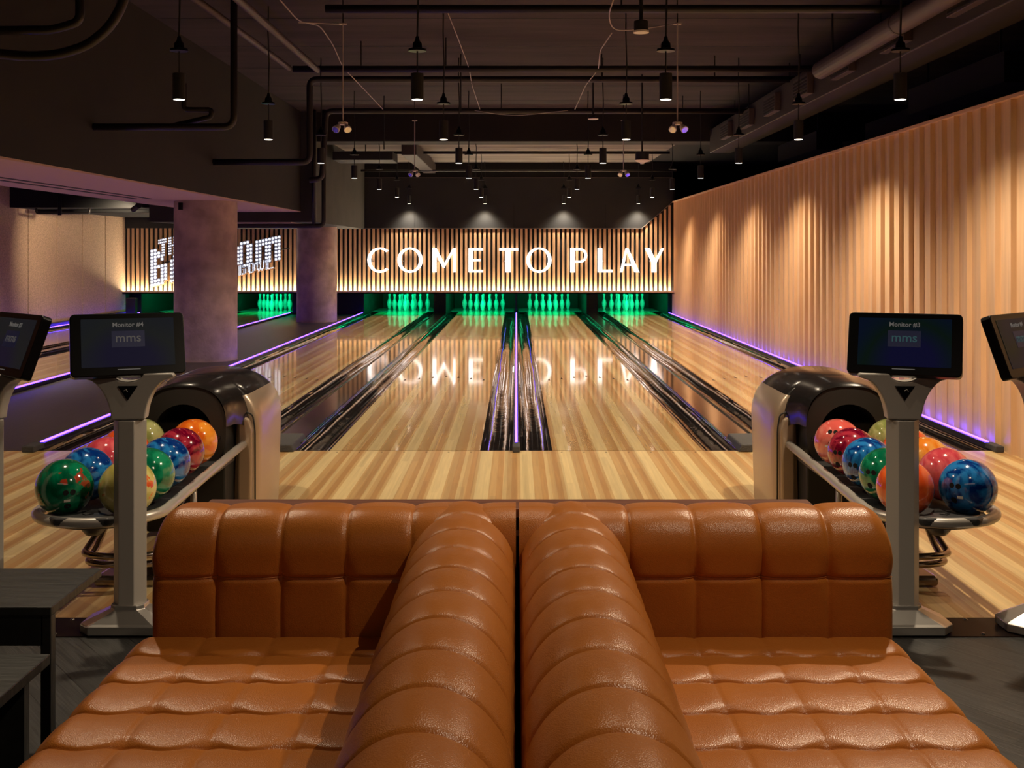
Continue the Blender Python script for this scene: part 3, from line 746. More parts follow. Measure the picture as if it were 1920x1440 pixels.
# ---------------------------------------------------------------- ball returns
def ball_return(s):
    side = 'left' if s < 0 else 'right'
    xc = 1.62*s
    t = thing('ball_return', f'black hooded ball return with curved rails on the {side} side of the approach', 'ball return', (xc, 5.6, 0), 'ball returns')
    Z0 = .0
    # arch outline used for every section: half width w, top z, from floor z0
    def arch(w_, zt, z0, n=28, p=2.6):
        out = []
        zs = zt-w_*.95                      # springing
        for i in range(n+1):
            a = math.pi*i/n; c, q = math.cos(a), math.sin(a)
            out.append((w_*math.copysign(abs(c)**(2/p), c), zs+w_*.95*abs(q)**(2/p)))
        return out
    # black hood: ring front -> shoulders
    secs = [(5.50, .196, .728), (5.485, .206, .738), (5.50, .214, .745), (5.58, .222, .752), (5.64, .240, .757), (5.70, .268, .762), (5.76, .295, .764)]
    n = 40; mb = MB(); vs = []
    for yy_, w_, zt in secs:
        vs += [(xc+px, yy_, pz) for px, pz in arch(w_, zt, 0, n)]
    W_ = n+1; fs = [(k*W_+i, k*W_+i+1, (k+1)*W_+i+1, (k+1)*W_+i) for k in range(len(secs)-1) for i in range(n)]
    mb.add(vs, fs); mb.build('hood', M_HOOD, t, smooth=50, fix=False)
    # body arch: champagne legs on both flanks, black crown between them
    bs = [(5.70, .205, .70), (5.695, .25, .735), (5.70, .290, .750), (5.72, .312, .760), (5.77, .322, .766), (6.20, .322, .766), (6.32, .300, .745), (6.38, .25, .69), (6.39, .10, .50)]
    def leg_arch(w_, zt, k, a0, a1, legs, n=22, p=2.35):
        zs = zt-w_*.85; out = []
        if legs: out += [(k*(w_-.014*(1-i/8)), .03+(zs-.03)*i/8) for i in range(8)]
        for i in range(n+1):
            a = math.radians(a0+(a1-a0)*i/n); c, q = math.cos(a), math.sin(a)
            out.append((k*w_*math.copysign(abs(c)**(2/p), c), zs+w_*.85*abs(q)**(2/p)))
        return out
    for k, a0, a1, legs, nm, mm in ((-1, 0, 38, 1, 'side_shell', M_SHELL), (1, 0, 38, 1, 'side_shell', M_SHELL), (1, 38, 142, 0, 'crown', M_HOOD)):
        rows = [[(xc+px, yy_, pz) for px, pz in leg_arch(w_, zt, k, a0, a1, legs)] for yy_, w_, zt in bs]
        W_ = len(rows[0]); vs = [p for rw in rows for p in rw]
        MB().add(vs, [(q*W_+i, q*W_+i+1, (q+1)*W_+i+1, (q+1)*W_+i) for q in range(len(rows)-1) for i in range(W_-1)]).build(nm, mm, t, smooth=50)
    # face ring with round opening
    zo = .520; n = 48; outer = []; inner = []; ring2 = []
    for i in range(n):
        a = 2*math.pi*i/n; c, q = math.cos(a), math.sin(a)
        ow = .205*math.copysign(abs(c)**(2/2.5), c); oz = zo+(.218 if q > 0 else .20)*math.copysign(abs(q)**(2/2.5), q)
        outer.append((xc+ow, 5.49, oz)); inner.append((xc+.140*c, 5.475, zo+.132*q)); ring2.append((xc+.134*c, 5.62, zo+.128*q))
    mb = MB().add(outer+inner+ring2, [(i, (i+1) % n, n+(i+1) % n, n+i) for i in range(n)]+[(n+i, n+(i+1) % n, 2*n+(i+1) % n, 2*n+i) for i in range(n)])
    mb.build('face_ring', mat('hood_face', (.03,.027,.024), .38), t, smooth=40, fix=False)
    MB().lathe([(.134, 0), (.134, .10), (.02, .12)], (xc, 5.61, zo), 32, axis='y', cap=False).build('opening', M_VOID, t, smooth=True)
    for k in (-1, 1): MB().lathe([(.016, .0), (.015, -.010), (.006, -.013)], (xc+k*.168, 5.482, zo-.035), 14, axis='y').build('bolt', M_HOOD, t, smooth=40)
    # cabinet core below the opening
    MB().box(xc-.195, xc+.195, 5.52, 6.2, .02, .56).build('cabinet', M_BLACK, t, bevel=.01)
    for k in (-1, 1):                       # dark joint that outlines the inset on the front of each leg
        MB().tube(bend([(xc+k*.300, 5.692, .04), (xc+k*.300, 5.690, .50), (xc+k*.288, 5.690, .57), (xc+k*.255, 5.690, .585)], .05), .004, 6).build('panel_gap', M_BLACK, t, smooth=True)
        MB().prism([(xc+k*.212, .03), (xc+k*.288, .03), (xc+k*.290, .50), (xc+k*.275, .55), (xc+k*.24, .57), (xc+k*.215, .55)], 5.665, 5.70).build('leg_inset', M_SHELL, t, bevel=.014, seg=3)
    # rack rails and the round end
    ring = []; R0 = .245; yc = 4.42; zr = .392
    path = [(xc-R0, 5.70, .425), (xc-R0, 5.0, .405)]
    for i in range(25):
        a = math.pi+math.pi*i/24; path.append((xc+R0*math.cos(a), yc+R0*.92*math.sin(a), zr-.008))
    path += [(xc+R0, 5.0, .405), (xc+R0, 5.70, .425)]
    MB().tube(bend(path, .04, 3), .0205, 14).build('rail', M_RAIL, t, smooth=True)
    # tray floor
    n = 26; po = [(xc-.215, 5.62)]+[(xc+.215*math.cos(math.pi+math.pi*i/n), yc+.20*math.sin(math.pi+math.pi*i/n)) for i in range(n+1)]+[(xc+.215, 5.62)]
    MB().prismz(po, .352, .374).build('tray', M_TRAY, t, bevel=.006)
    MB().box(xc-.012, xc+.012, 4.50, 5.62, .374, .402).build('centre_ridge', M_TRAY, t, bevel=.005)
    pad = [(xc-.10, yc-.235), (xc+.10, yc-.235), (xc+.14, yc-.20), (xc+.10, yc-.175), (xc+.045, yc-.13), (xc+.0, yc-.05), (xc-.045, yc-.13), (xc-.10, yc-.175), (xc-.14, yc-.20)]
    MB().prismz(pad, .372, .404).build('end_pad', M_TRAY, t, bevel=.012, seg=3)
    mb = MB()
    for q in range(5): mb.box(xc-.035+q*.006, xc+.035-q*.006, yc-.135+q*.011, yc-.130+q*.011, .404, .4065)
    mb.build('vent', M_BLACK, t)
    mk = MB().tube([(xc-.02, yc-.165, .406), (xc+.0, yc-.185, .406), (xc+.02, yc-.16, .406), (xc, yc-.17, .406)], .002, 5)
    mk.build('maker_mark', M_BLACK, t)
    MB().lathe([(.0, -.052), (.030, -.046), (.046, -.026), (.052, 0)], (xc-.0, yc-.10, .358), 20, cap=False).build('hand_dryer', mat('smoked_dome', (.12,.11,.10), .25), t, smooth=True)
    # stand: bent chrome loops on a foot
    for zl, rr, yf in ((.185, .165, 4.66), (.14, .165, 4.70)):
        p = [(xc-.13, 5.15, .34), (xc-.14, 4.85, .24), (xc-rr, yf+.10, zl)]
        for i in range(13):
            a = math.pi+math.pi*i/12; p.append((xc+rr*math.cos(a), yf+.08*math.sin(a), zl-.03))
        p += [(xc+rr, yf+.10, zl), (xc+.14, 4.85, .24), (xc+.13, 5.15, .34)]
        MB().tube(bend(p, .05, 3), .014, 10).build('support_tube', M_TUBE, t, smooth=True)
    MB().prismz([(xc-.14, 4.68), (xc+.14, 4.68), (xc+.12, 4.90), (xc-.12, 4.90)], .002, .045).build('foot', M_TUBE, t, bevel=.015, seg=3)
    MB().tube([(xc, 4.80, .04), (xc, 4.95, .36)], .02, 10).build('strut', M_TUBE, t, smooth=True)
    for k in (-.13, .13): MB().tube([(xc+k, 5.2, .0), (xc+k, 5.2, .36)], .015, 8).build('leg', M_RAIL, t, smooth=True)
    return t
ball_return(-1); ball_return(1)

# ---------------------------------------------------------------- bowling balls
def ball_mat(name, c1, c2, scale=6, speck=None, lo=.42, hi=.58):
    m = bpy.data.materials.new(name); m.use_nodes = True; nt = m.node_tree; b = nt.nodes['Principled BSDF']; L = nt.links
    tc = N(nt, 'ShaderNodeTexCoord')
    n = N(nt, 'ShaderNodeTexNoise'); n.inputs['Scale'].default_value = scale; n.inputs['Detail'].default_value = 5; n.inputs['Distortion'].default_value = 3.0; L.new(tc.outputs['Object'], n.inputs['Vector'])
    mr = N(nt, 'ShaderNodeMapRange'); mr.inputs[1].default_value = lo; mr.inputs[2].default_value = hi; L.new(n.outputs[0], mr.inputs[0])
    mx = N(nt, 'ShaderNodeMix', data_type='RGBA'); mx.inputs[6].default_value = (*c1, 1); mx.inputs[7].default_value = (*c2, 1); L.new(mr.outputs[0], mx.inputs[0])
    out = mx.outputs[2]
    if speck:
        n2 = N(nt, 'ShaderNodeTexNoise'); n2.inputs['Scale'].default_value = 11; n2.inputs['Detail'].default_value = 3; L.new(tc.outputs['Object'], n2.inputs['Vector'])
        m2 = N(nt, 'ShaderNodeMapRange'); m2.inputs[1].default_value = .60; m2.inputs[2].default_value = .62; L.new(n2.outputs[0], m2.inputs[0])
        mz = N(nt, 'ShaderNodeMix', data_type='RGBA'); mz.inputs[7].default_value = (*speck, 1); L.new(m2.outputs[0], mz.inputs[0]); L.new(out, mz.inputs[6]); out = mz.outputs[2]
    L.new(out, b.inputs['Base Color']); b.inputs['Roughness'].default_value = .12; b.inputs['Coat Weight'].default_value = 1; b.inputs['Coat Roughness'].default_value = .02
    return m
BM = {
 'green': ball_mat('ball_green', (.0,.10,.045), (.0,.22,.10), 5, (.40,.05,.02)), 'green2': ball_mat('ball_green_plain', (.0,.13,.06), (.01,.27,.13), 5),
 'blue': ball_mat('ball_blue', (.0,.03,.22), (.02,.22,.62), 7), 'yellow': ball_mat('ball_yellow', (.55,.50,.12), (.72,.66,.25), 4, (.80,.10,.01)),
 'pink': ball_mat('ball_pink', (.62,.06,.09), (.80,.16,.17), 5), 'red': ball_mat('ball_red_orange', (.80,.10,.02), (.90,.16,.03), 4),
 'maroon': ball_mat('ball_maroon', (.16,.0,.02), (.45,.03,.06), 8), 'orange': ball_mat('ball_orange', (.80,.14,.01), (.95,.34,.03), 5),
 'olive': ball_mat('ball_olive', (.24,.28,.08), (.42,.44,.18), 5), 'amber': ball_mat('ball_amber', (.85,.25,.02), (.90,.45,.10), 5),
 'coral': ball_mat('ball_coral', (.75,.12,.10), (.82,.24,.20), 4)}
RB = .10825
ball_me = MB()
def sph(u, v):
    th = math.pi*v; ph = 2*math.pi*u; return (RB*math.sin(th)*math.cos(ph), RB*math.sin(th)*math.sin(ph), RB*math.cos(th))
ball_me.grid(sph, 48, 28)
def hole_mesh(dirs, r):
    mb = MB()
    for d, rr in zip(dirs, r):
        d = Vector(d).normalized(); q = d.to_track_quat('Z', 'Y').to_matrix().to_4x4()
        m2 = MB().lathe([(rr, 0), (rr*.92, .0006), (rr*.55, .0003)], (0,0,math.sqrt(RB*RB-rr*rr)+.0002), 16); m2.xf(q); mb.add(m2.v, m2.f)
    return mb
def ball(x, y, z, m, label, holes=None, sticker=None, rot=0):
    me = ball_me.mesh('bowling_ball', smooth=True, fix=True); me.materials.append(BM[m])
    bm = bmesh.new(); bm.from_mesh(me); bmesh.ops.remove_doubles(bm, verts=bm.verts, dist=1e-5); bmesh.ops.rotate(bm, verts=bm.verts, matrix=Matrix.Rotation(rot, 3, (1, .6, .3))); bm.to_mesh(me); bm.free()
    me.polygons.foreach_set('use_smooth', [True]*len(me.polygons))
    o = bpy.data.objects.new('bowling_ball', me); COL.objects.link(o); o.location = (x, y, z)
    tag(o, label, 'bowling ball', 'bowling balls on the returns')
    if holes:
        d = Vector(holes).normalized(); u = d.cross(Vector((0,0,1))).normalized(); w_ = u.cross(d)
        for a, b, r in ((-.12, .12, .0105), (.12, .12, .0105), (.05, -.42, .0125)):
            h = hole_mesh([d+u*a+w_*b], [r]).build('finger_hole', M_VOID); h.parent = o
    if sticker:
        d = Vector(sticker).normalized(); q = d.to_track_quat('Z', 'Y').to_matrix().to_4x4()
        m2 = MB().grid(lambda u, v: (.022*(u-.5), .011*(v-.5), math.sqrt(max(0, (RB+.0006)**2-(.022*(u-.5))**2-(.011*(v-.5))**2))), 5, 4); m2.xf(q)
        h = m2.build('weight_sticker', mat('sticker', (.8,.78,.7), .5), fix=False); h.parent = o; h['label'] = 'small white sticker'
    return o
ZB = .486
L_OUT = [(-1.745, 4.35, 'green', 'dark green speckled ball at the front outer corner of the left return', (.6,-1,-.15), (.5,-1,-.35)),
         (-1.745, 4.572, 'blue', 'blue marbled ball behind the front green ball on the left return', None, None),
         (-1.745, 4.795, 'pink', 'pink ball behind the blue one in the outer row of the left return', None, None),
         (-1.745, 5.018, 'red', 'red-orange ball mostly hidden behind the pink one on the left return', None, None),
         (-1.745, 5.241, 'olive', 'olive ball peeking out beside the left post near the hood', None, None)]
L_IN = [(-1.50, 4.345, 'yellow', 'pale yellow ball with red marks, partly behind the left monitor post', None, None),
        (-1.495, 4.565, 'green2', 'plain green ball just right of the left monitor post', None, None),
        (-1.495, 4.785, 'blue', 'blue ball in the inner row of the left return, between green and maroon', None, None),
        (-1.497, 5.008, 'maroon', 'maroon swirled ball in front of the orange ball on the left return', None, None),
        (-1.498, 5.231, 'orange', 'bright orange ball at the mouth of the left return', None, None)]
R_OUT = [(1.745, 4.35, 'blue', 'large blue marbled ball at the front outer corner of the right return', (-1.1,-1,.10), (-.75,-1,-.25)),
         (1.742, 4.572, 'pink', 'pink ball behind the front blue ball on the right return', None, None),
         (1.742, 4.795, 'amber', 'amber yellow ball right of the right monitor post', None, None),
         (1.742, 5.018, 'red', 'red-orange ball hidden behind the right monitor post', None, None),
         (1.742, 5.241, 'olive', 'pale olive ball beside the hood opening of the right return', None, None)]
R_IN = [(1.50, 4.345, 'red', 'red-orange ball split by the right monitor post', None, None),
        (1.50, 4.565, 'green2', 'green ball just left of the right monitor post', (-1.3,-1,.15), (-.6,-1,-.3)),
        (1.495, 4.785, 'blue', 'bright blue ball between red and green in the inner row of the right return', (-1.3,-1,-.15), (-.55,-1,-.35)),
        (1.495, 5.008, 'maroon', 'crimson swirled ball in front of the coral ball on the right return', (-1.3,-1,-.05), None),
        (1.495, 5.231, 'coral', 'coral pink ball with white sticker at the mouth of the right return', (-.6,-1,.6), (-.9,-1,-.05))]
for i, (x, y, m, lb, hl, stt) in enumerate(L_OUT+L_IN+R_OUT+R_IN):
    ball(x, y, ZB+.006*(i % 5), m, lb, hl, stt, rot=i*1.3)

# ---------------------------------------------------------------- pendants
ROWW = ['first', 'second', 'third', 'fourth', 'fifth', 'sixth', 'seventh']
COLW = ['far left', 'centre left', 'centre right', 'far right']
ZPB = 2.43
def make_pendant():
    t = thing('pendant_light', 'x', 'pendant light', (0, 0, 0))
    MB().lathe([(.040, .004), (.0435, 0), (.0435, .178), (.02, .182)], (0, 0, 0), 24).build('shade', M_BLACK, t, smooth=40)
    MB().lathe([(.036, .0), (.036, .004)], (0, 0, -.001), 20).build('lens', M_LIGHTFACE, t)
    MB().tube([(0, 0, .18), (0, 0, .335)], .005, 8).build('rod', M_BLACK, t)
    MB().lathe([(.062, .330), (.062, .345), (.034, .352), (.032, .385), (.018, .40), (.012, .43)], (0, 0, 0), 20).build('canopy', M_HOUSING, t, smooth=40)
    MB().tube([(0, 0, .42), (.006, 0, .7), (-.004, 0, 1.0), (0, 0, Z_SLAB-ZPB)], .007, 6).build('cord', M_BLACK, t)
    return t
proto = make_pendant(); first = True
XP = [-2.30, -.675, 1.02, 2.62]
YR = [7.68, 10.45, 13.26, 16.0, 18.9, 21.7, 24.16]
for r, yr in enumerate(YR):
    for c, xp in enumerate(XP):
        zz = ZPB if r < 6 else 2.405
        if first: p = proto; first = False; p.location = (xp, yr, zz)
        else: p = copy_tree(proto, (xp, yr, zz))
        if r >= 4:
            for ch in p.children:
                if ch.name.startswith('cord'):
                    ch.data = ch.data.copy()
                    for v in ch.data.vertices: v.co.z = min(v.co.z, (3.197 if r == 4 else Z_FAR)-zz)
        tag(p, f'black cylinder pendant lamp, {COLW[c]} of the {ROWW[r]} row from the camera', 'pendant light', 'black cylinder pendants')
        pw = P_PEND_RIGHT if c == 3 else P_PEND
        if r == 0: pw *= .55
        if r == 6: pw = 70
        spot('pendant_spot', (xp, yr, zz-.012), (xp, yr, 0), pw, (138 if c == 3 else 120) if r < 6 else 100, .8, WARM if r < 6 else WHITE, .03, p)
# lamps over the two lanes beyond the beam
for i, yr in enumerate((8.2, 12.0, 16.2)):
    p = copy_tree(proto, (-6.6, yr, ZPB))
    for ch in p.children:
        if ch.name.startswith('cord'):
            ch.data = ch.data.copy()
            for v in ch.data.vertices: v.co.z = min(v.co.z, 3.2-ZPB)
    for ch in list(p.children):
        if ch.type == 'LIGHT': bpy.data.objects.remove(ch)
    tag(p, f'black cylinder pendant over the lanes beyond the beam, {ROWW[i]} from the camera', 'pendant light', 'pendants beyond the beam')
    spot('pendant_spot', (-6.6, yr, ZPB-.012), (-6.6, yr, 0), P_LEFTBAY, 140, .6, WARM, .04, p)
t = thing('track_light', 'black wall-washing lamp added behind the near column to light the speckled wall', 'track light', (-6.2, 18.3, 2.10))  # extra lamp, added to brighten the speckled panels
MB().tube([(-6.12, 18.26, 2.13), (-6.26, 18.40, 2.07)], .045, 20).build('head', M_BLACK, t, smooth=40)
MB().tube([(-6.17, 18.3, 2.12), (-6.17, 18.3, 3.2)], .01, 8).build('stem', M_BLACK, t)
spot('wash_spot', (-6.28, 18.42, 2.06), (-8.46, 21.6, .95), 240, 92, .9, WARM, .04, t)
# track heads over approach and seats (above the top of the frame)
def track_head(x, y, aim, pw, deg, label, r=.04):
    t = thing('track_light', label, 'track light', (x, y, 3.40), 'track lights above the seating')
    d = (Vector(aim)-Vector((x, y, 3.40))).normalized()
    a = Vector((x, y, 3.42)); MB().tube([a-d*.07, a+d*.06], .045, 20).build('head', M_BLACK, t, smooth=40)
    MB().tube([a+d*.060, a+d*.062], .038, 16).build('lens', M_LIGHTFACE, t)
    MB().tube([(x, y, 3.43), (x, y, Z_SLAB)], .01, 8).build('stem', M_BLACK, t)
    spot('track_spot', a+d*.075, aim, pw, deg, .5, WARM, r, t)
track_head(1.9, 4.95, (1.5, 5.2, 0), P_APPROACH*1.9, 130, 'black track light above the right ball return')
track_head(-1.9, 4.95, (-1.6, 5.2, 0), P_APPROACH*1.05, 120, 'black track light above the left ball return')
track_head(.0, 5.7, (0, 5.9, 0), P_APPROACH*.12, 120, 'black track light above the middle of the approach')
track_head(3.0, 6.4, (2.9, 6.2, 0), P_APPROACH*.1, 120, 'black track light above the approach beside the fin wall')
track_head(1.35, 1.9, (.3, 2.2, .4), P_SOFA, 95, 'black track light above the right sofa', .015)
track_head(.2, 3.9, (.1, 3.0, .4), P_SOFA*.42, 100, 'black track light beyond the backs of the sofas')

# ---------------------------------------------------------------- pipes, ducts, fittings under the slab
def pipe(pts, r, label, m=None, b=.09, cat='pipe', grp='ceiling pipes', name='ceiling_pipe', n=10):
    o = MB().tube(bend(pts, b), r, n).build(name, m or M_PIPE, smooth=True); return tag(o, label, cat, grp)
pipe([(-1.50, 8.85, 3.30), (3.2, 8.85, 3.30), (3.9, 8.85, 3.30)], .034, 'long black pipe crossing the room nearest the top of the picture')
pipe([(-2.36, 11.9, 3.32), (3.3, 11.9, 3.32)], .036, 'black cross pipe where the two slanting left pipes end')
pipe([(-2.83, 15.4, 2.42-.05), (-2.66, 15.4, 2.38), (-2.60, 15.4, 3.31), (3.6, 15.4, 3.31)], .040, 'black cross pipe third from the camera, dropping at its left end')
pipe([(-3.52, 13.08, 2.43), (-2.40, 13.08, 2.43), (-2.40, 13.08, 3.39), (3.5, 13.08, 3.39)], .038, 'black pipe leaving the beam, rising and crossing right')
pipe([(-3.60, 9.37, 2.43), (-2.35, 9.37, 2.43), (-2.35, 9.37, Z_SLAB)], .030, 'black pipe leaving the beam and rising beside the second far left pendant')
pipe([(-2.9, 9.42, 2.44), (-2.55, 9.42, 2.52), (-2.55, 9.42, 2.58), (-2.78, 9.42, 2.58), (-2.78, 9.42, 2.80)], .022, 'short kinked black pipe with a sprinkler head on the beam', b=.04)
pipe([(-2.48, 8.0, 3.35), (-2.38, 11.9, 3.33)], .030, 'left one of two parallel warm grey pipes slanting at upper left', M_PIPEW).location.x = -.02
pipe([(-2.12, 4.0, 3.30), (-2.10, 11.9, 3.31)], .034, 'right one of two parallel warm grey pipes slanting at upper left', M_PIPEW)
pipe([(-4.6, 18.15, 1.80), (-3.10, 18.15, 1.80), (-3.10, 18.15, 2.80), (-3.10, 18.15, Z_SLAB)], .038, 'black pipe running down beside the bulkhead and left under it')
pipe([(-3.26, 18.15, 1.80), (-3.26, 18.15, Z_SLAB)], .034, 'thin black riser standing against the end of the dropped beam')
pipe([(-3.26, 20.9, 3.22), (2.85, 20.9, 3.22)], .03, 'black cross pipe just beyond the deep crossbeam')
pipe([(-3.2, 23.2, 3.05), (3.3, 23.2, 3.05)], .022, 'thin black pipe in front of the end wall')
pipe([(-8.2, 19.3, 2.08), (-5.3, 19.3, 2.08)], .03, 'thin black conduit run under the soffit at far left', M_VOID)
pipe([(-8.1, 19.0, 2.12), (-8.1, 19.0, 2.03), (-7.2, 19.0, 2.03), (-7.2, 19.0, 2.12)], .018, 'bent black conduit loop under the soffit at far left', b=.05)
pipe([(-7.6, 18.74, 2.3), (-7.6, 18.74, 1.99)], .03, 'short black conduit stub hanging under the soffit at far left', M_VOID)
# big black loop of flexible duct in the top left corner
pts = [(-3.2+0, 6.0, 3.0)]
pts = [((px-968)*6.6/F, 6.6, H-(py-470)*6.6/F) for px, py in ((-60, 95), (0, 101), (50, 106), (110, 103), (165, 85), (205, 52), (230, 10), (240, -40))]
pipe(pts, .030, 'thick black hose looping through the top left corner', b=.10)
pipe([((px-968)*6.9/F, 6.9, H-(py-470)*6.9/F) for px, py in ((-60, 58), (95, 56), (120, 50), (150, 40), (150, -40))], .028, 'straight black hose above the looping one at top left')
# round painted duct at upper right
d_ = thing('round_duct', 'thick round painted pipe slanting down at upper right', 'duct', (3.1, 8, 3.2))
MB().tube([(2.94, 3.5, 3.15), (2.92, 10.8, 3.13)], .085, 20).build('duct', M_PIPEW, d_, smooth=True)
for yy_ in (6.2, 7.4, 8.6, 9.8, 10.7): MB().tube([(2.93, yy_-.015, 3.138), (2.93, yy_+.015, 3.138)], .092, 20).build('collar', M_DUCT, d_, smooth=40)
MB().tube([(2.93, 7, 3.2), (2.93, 7, Z_SLAB)], .01, 6).tube([(2.92, 10.4, 3.2), (2.92, 10.4, Z_SLAB)], .01, 6).build('hanger', M_BLACK, d_)
# rectangular duct with slot grilles
d_ = thing('air_duct', 'long rectangular air duct with side grilles above the maple wall', 'duct', (3.3, 10, 3.0))
MB().box(3.17, 3.52, 4.5, 19.0-.55, 3.0, 3.38).build('duct', M_DUCT, d_, bevel=.01)
for i in range(8):
    y0 = 6.0+i*1.5; g_ = MB().box(3.10, 3.17, y0, y0+.62, 3.08, 3.30).build('grille', M_PIPEW, d_, bevel=.004)
    mb = MB()
    for j in range(5): mb.box(3.094, 3.10, y0+.03, y0+.59, 3.10+j*.036, 3.118+j*.036)
    mb.build('slot', M_VOID, g_)
for yy_ in (7.0, 10.2, 13.6, 17.0): MB().tube([(3.3, yy_, 3.38), (3.3, yy_, Z_SLAB)], .008, 6).build('hanger', M_BLACK, d_)
for i, (xx, yy_) in enumerate(((3.9, 9.0), (4.4, 12.0), (4.0, 15.0))):
    o = MB().box(xx, xx+.35, yy_, yy_+2.2, 2.75, 3.0).tube([(xx+.1, yy_+.3, 3.0), (xx+.1, yy_+.3, Z_SLAB)], .01, 6).build('hanging_box', M_VOID, bevel=.01); tag(o, f'dark hanging unit above and behind the maple wall, {ROWW[i]} from the camera', 'ceiling unit', 'dark ceiling units')
# far bay duct stubs
for nm, lb, bx, m_ in (('flat_duct', 'flat black duct hanging in the far bay, left of centre', (-3.2, -2.15, 19.6, 20.4, 2.98, 3.13), M_BLACK), ('square_duct', 'narrow square duct running back in the far bay', (-1.98, -1.72, 19.4, 24.0, 3.05, 3.25), M_DUCT)):
    d_ = thing(nm, lb, 'duct', ((bx[0]+bx[1])/2, (bx[2]+bx[3])/2, bx[4]))
    MB().box(*bx).build('duct', m_, d_, bevel=.01)
    MB().tube([((bx[0]+bx[1])/2, 20, bx[5]), ((bx[0]+bx[1])/2, 20, Z_FAR)], .012, 6).build('hanger', M_BLACK, d_)
# twin-head emergency lamps
def emergency(x, y, ztop, label, z=2.55):
    t = thing('emergency_light', label, 'emergency light', (x, y, z), 'twin-head emergency lights')
    MB().lathe([(.045, .0), (.045, .022), (.02, .03)], (x, y, z-.01), 18).build('canopy', M_WHITE, t, smooth=40)
    MB().tube([(x, y, z), (x, y, ztop)], .0065, 8).build('rod', M_CABLE, t)
    for k in (-1, 1):
        a = Vector((x+k*.03, y-.02, z-.015)); b = Vector((x+k*.055, y-.075, z-.062))
        hd = MB().tube([a, a*.7+b*.3, b], [.010, .024, .036], 14).build('lamp_head', M_WHITE, t, smooth=40)
        MB().tube([b, b+(b-a)*.06], .030, 14).build('lens', M_CHROME, hd)
    MB().box(x-.035, x+.035, y-.02, y+.02, ztop-.012, ztop).build('bracket', M_CABLE, t)
emergency(-1.57, 10.2, 3.46, 'white twin-head emergency lamp on a long rod, near left')
emergency(1.46, 10.2, 3.46, 'white twin-head emergency lamp on a long rod, near right')
emergency(-1.48, 16.4, 3.30, 'white twin-head emergency lamp, farther away on the left', 2.56)
emergency(1.56, 16.4, 3.30, 'white twin-head emergency lamp, farther away on the right', 2.56)
for o_ in [o for o in COL.objects if o.name.startswith('bracket')]: pass
for nm, (x, y) in (('near left', (-1.57, 10.2)), ('near right', (1.46, 10.2)), ('far left', (-1.48, 16.4)), ('far right', (1.56, 16.4))):
    zt = 3.46 if y < 12 else 3.30
    o = MB().tube([(x, y, zt), (x, y, Z_SLAB)], .006, 6).build('hanger_rod', M_BLACK); tag(o, f'thin black hanger rod holding the {nm} emergency lamp', 'hanger rod', 'lamp hanger rods')
# drum detectors
def drum(x, y, z, r, h, label, dome=False):
    t = thing('ceiling_speaker', label, 'ceiling device', (x, y, z), 'drum shaped ceiling devices')
    MB().lathe([(r, 0), (r, h), (r*.4, h+.01)], (x, y, z), 22).build('drum', M_BLACK, t, smooth=40)
    MB().lathe([(r*1.12, -.012), (r*1.12, .0)] if not dome else [(r*.3, -.05), (r*.35, -.035), (r*.9, -.02), (r*1.12, -.006), (r*1.12, 0)], (x, y, z), 22).build('cover', M_WHITE, t, smooth=40)
    MB().tube([(x, y, z+h), (x, y, Z_SLAB)], .012, 8).build('rod', M_BLACK, t)
drum((1202-968)*7.2/F, 7.2, H+(470-58)*7.2/F, .045, .062, 'black drum with pale underside near the top, right of centre')
drum((1204-968)*14.5/F, 14.5, H+(470-300)*14.5/F, .088, .10, 'black drum with pale domed cover hanging before the end wall', True)
drum((1112-968)*14.6/F, 14.6, H+(470-222)*14.6/F, .06, .02, 'small flat pale disc hanging right of the middle')
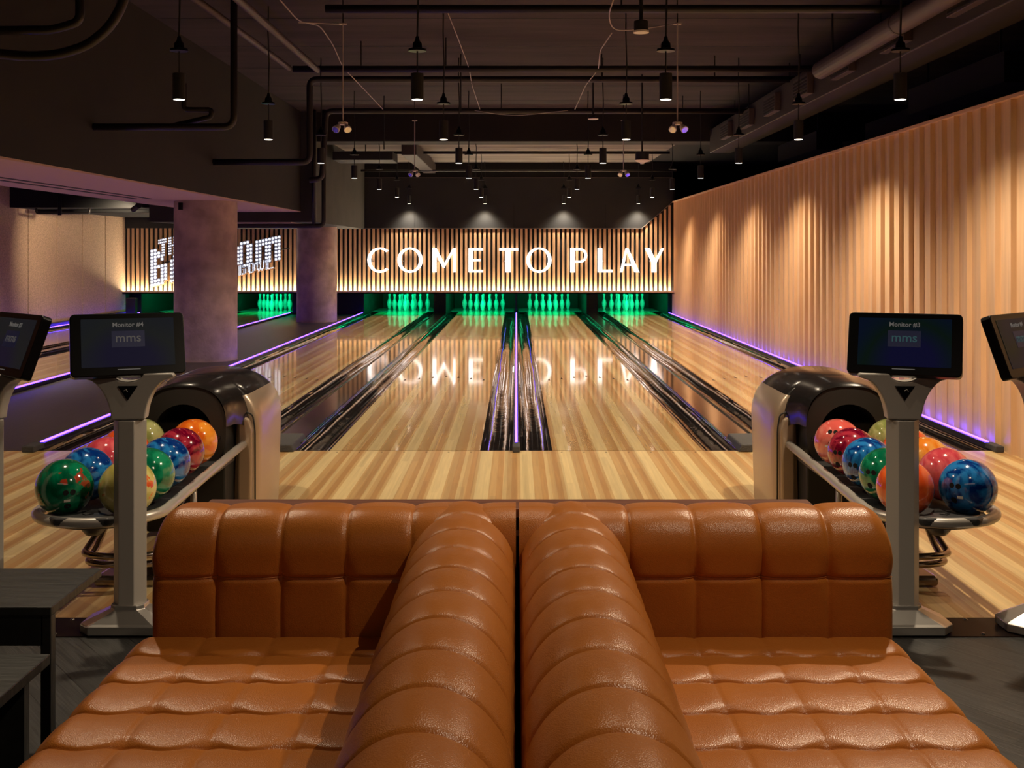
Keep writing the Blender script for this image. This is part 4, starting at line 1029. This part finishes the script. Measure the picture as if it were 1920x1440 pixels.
# thin rods hanging from the slab
for i, (px, y, pz) in enumerate(((677, 12.2, 130), (836, 12.0, 130), (864, 13, 210), (1128, 13, 150), (1165, 9, 20), (1340, 13.1, 150), (1404, 15.3, 205), (940, 15.3, 205), (1280, 16.5, 205), (720, 16.5, 280), (1500, 13.0, 150), (1230, 18.2, 265))):
    x = (px-968)*y/F; z0 = H+(470-pz)*y/F
    o = MB().tube([(x, y, min(z0, 3.45)), (x, y, Z_SLAB)], .008, 6).build('hanger_rod', M_BLACK)
    tag(o, 'thin black hanger rod ' + ('on the second cross pipe, leftmost of its rods', 'on the second cross pipe, right of the centre left pendant', 'above the third cross pipe, left of the middle', 'on the pipe rising from the beam, right of middle',
        'on the nearest cross pipe, left of the round black drum', 'on the pipe rising from the beam, second from right', 'on the third cross pipe, its rightmost rod', 'on the third cross pipe, in the middle of the picture',
        'right of the near right emergency lamp', 'left of the far left emergency lamp', 'on the pipe rising from the beam, beside the air duct', 'before the crossbeam, above the domed drum')[i], 'hanger rod', 'slab hanger rods')
# pale cables
def cable(pp, y0, y1, label, r=.005):
    n = len(pp); pts = []
    for i, (px, py) in enumerate(pp):
        y = y0+(y1-y0)*i/(n-1); pts.append(((px-968)*y/F, y, min(H-(py-470)*y/F, Z_SLAB-.008)))
    o = MB().tube(bend(pts, .25, 4), r, 6).build('cable', M_CABLE, smooth=True); tag(o, label, 'cable', 'loose pale cables')
cable([(525, 0), (560, 40), (600, 48), (625, 85), (642, 125), (680, 165), (718, 205)], 8.2, 14, 'pale cable wandering down from the upper left of the slab')
cable([(560, 42), (640, 45)], 8.9, 10, 'short pale cable running to the near left emergency lamp')
cable([(1150, 0), (1140, 30), (1150, 58), (1200, 55), (1268, 44)], 8.2, 10.1, 'pale cable joining the near drum and the right emergency lamp')
cable([(1147, 62), (1125, 95), (1122, 130), (1098, 160), (1078, 205)], 8.9, 15, 'pale cable running away from the near drum')
cable([(890, 207), (930, 214), (970, 217), (1010, 213), (1065, 207)], 15.36, 15.36, 'pale cable sagging across the middle of the ceiling', .004)
cable([(840, 25), (860, 75), (880, 130), (885, 160), (900, 205)], 9, 15, 'thin pale cable left of the middle of the slab', .004)

# unseen dim fill light added above and behind the camera
area('fill_light', (0, -1.6, 3.3), (math.radians(25), 0, 0), 5, .6, 9, (1, .66, .5))
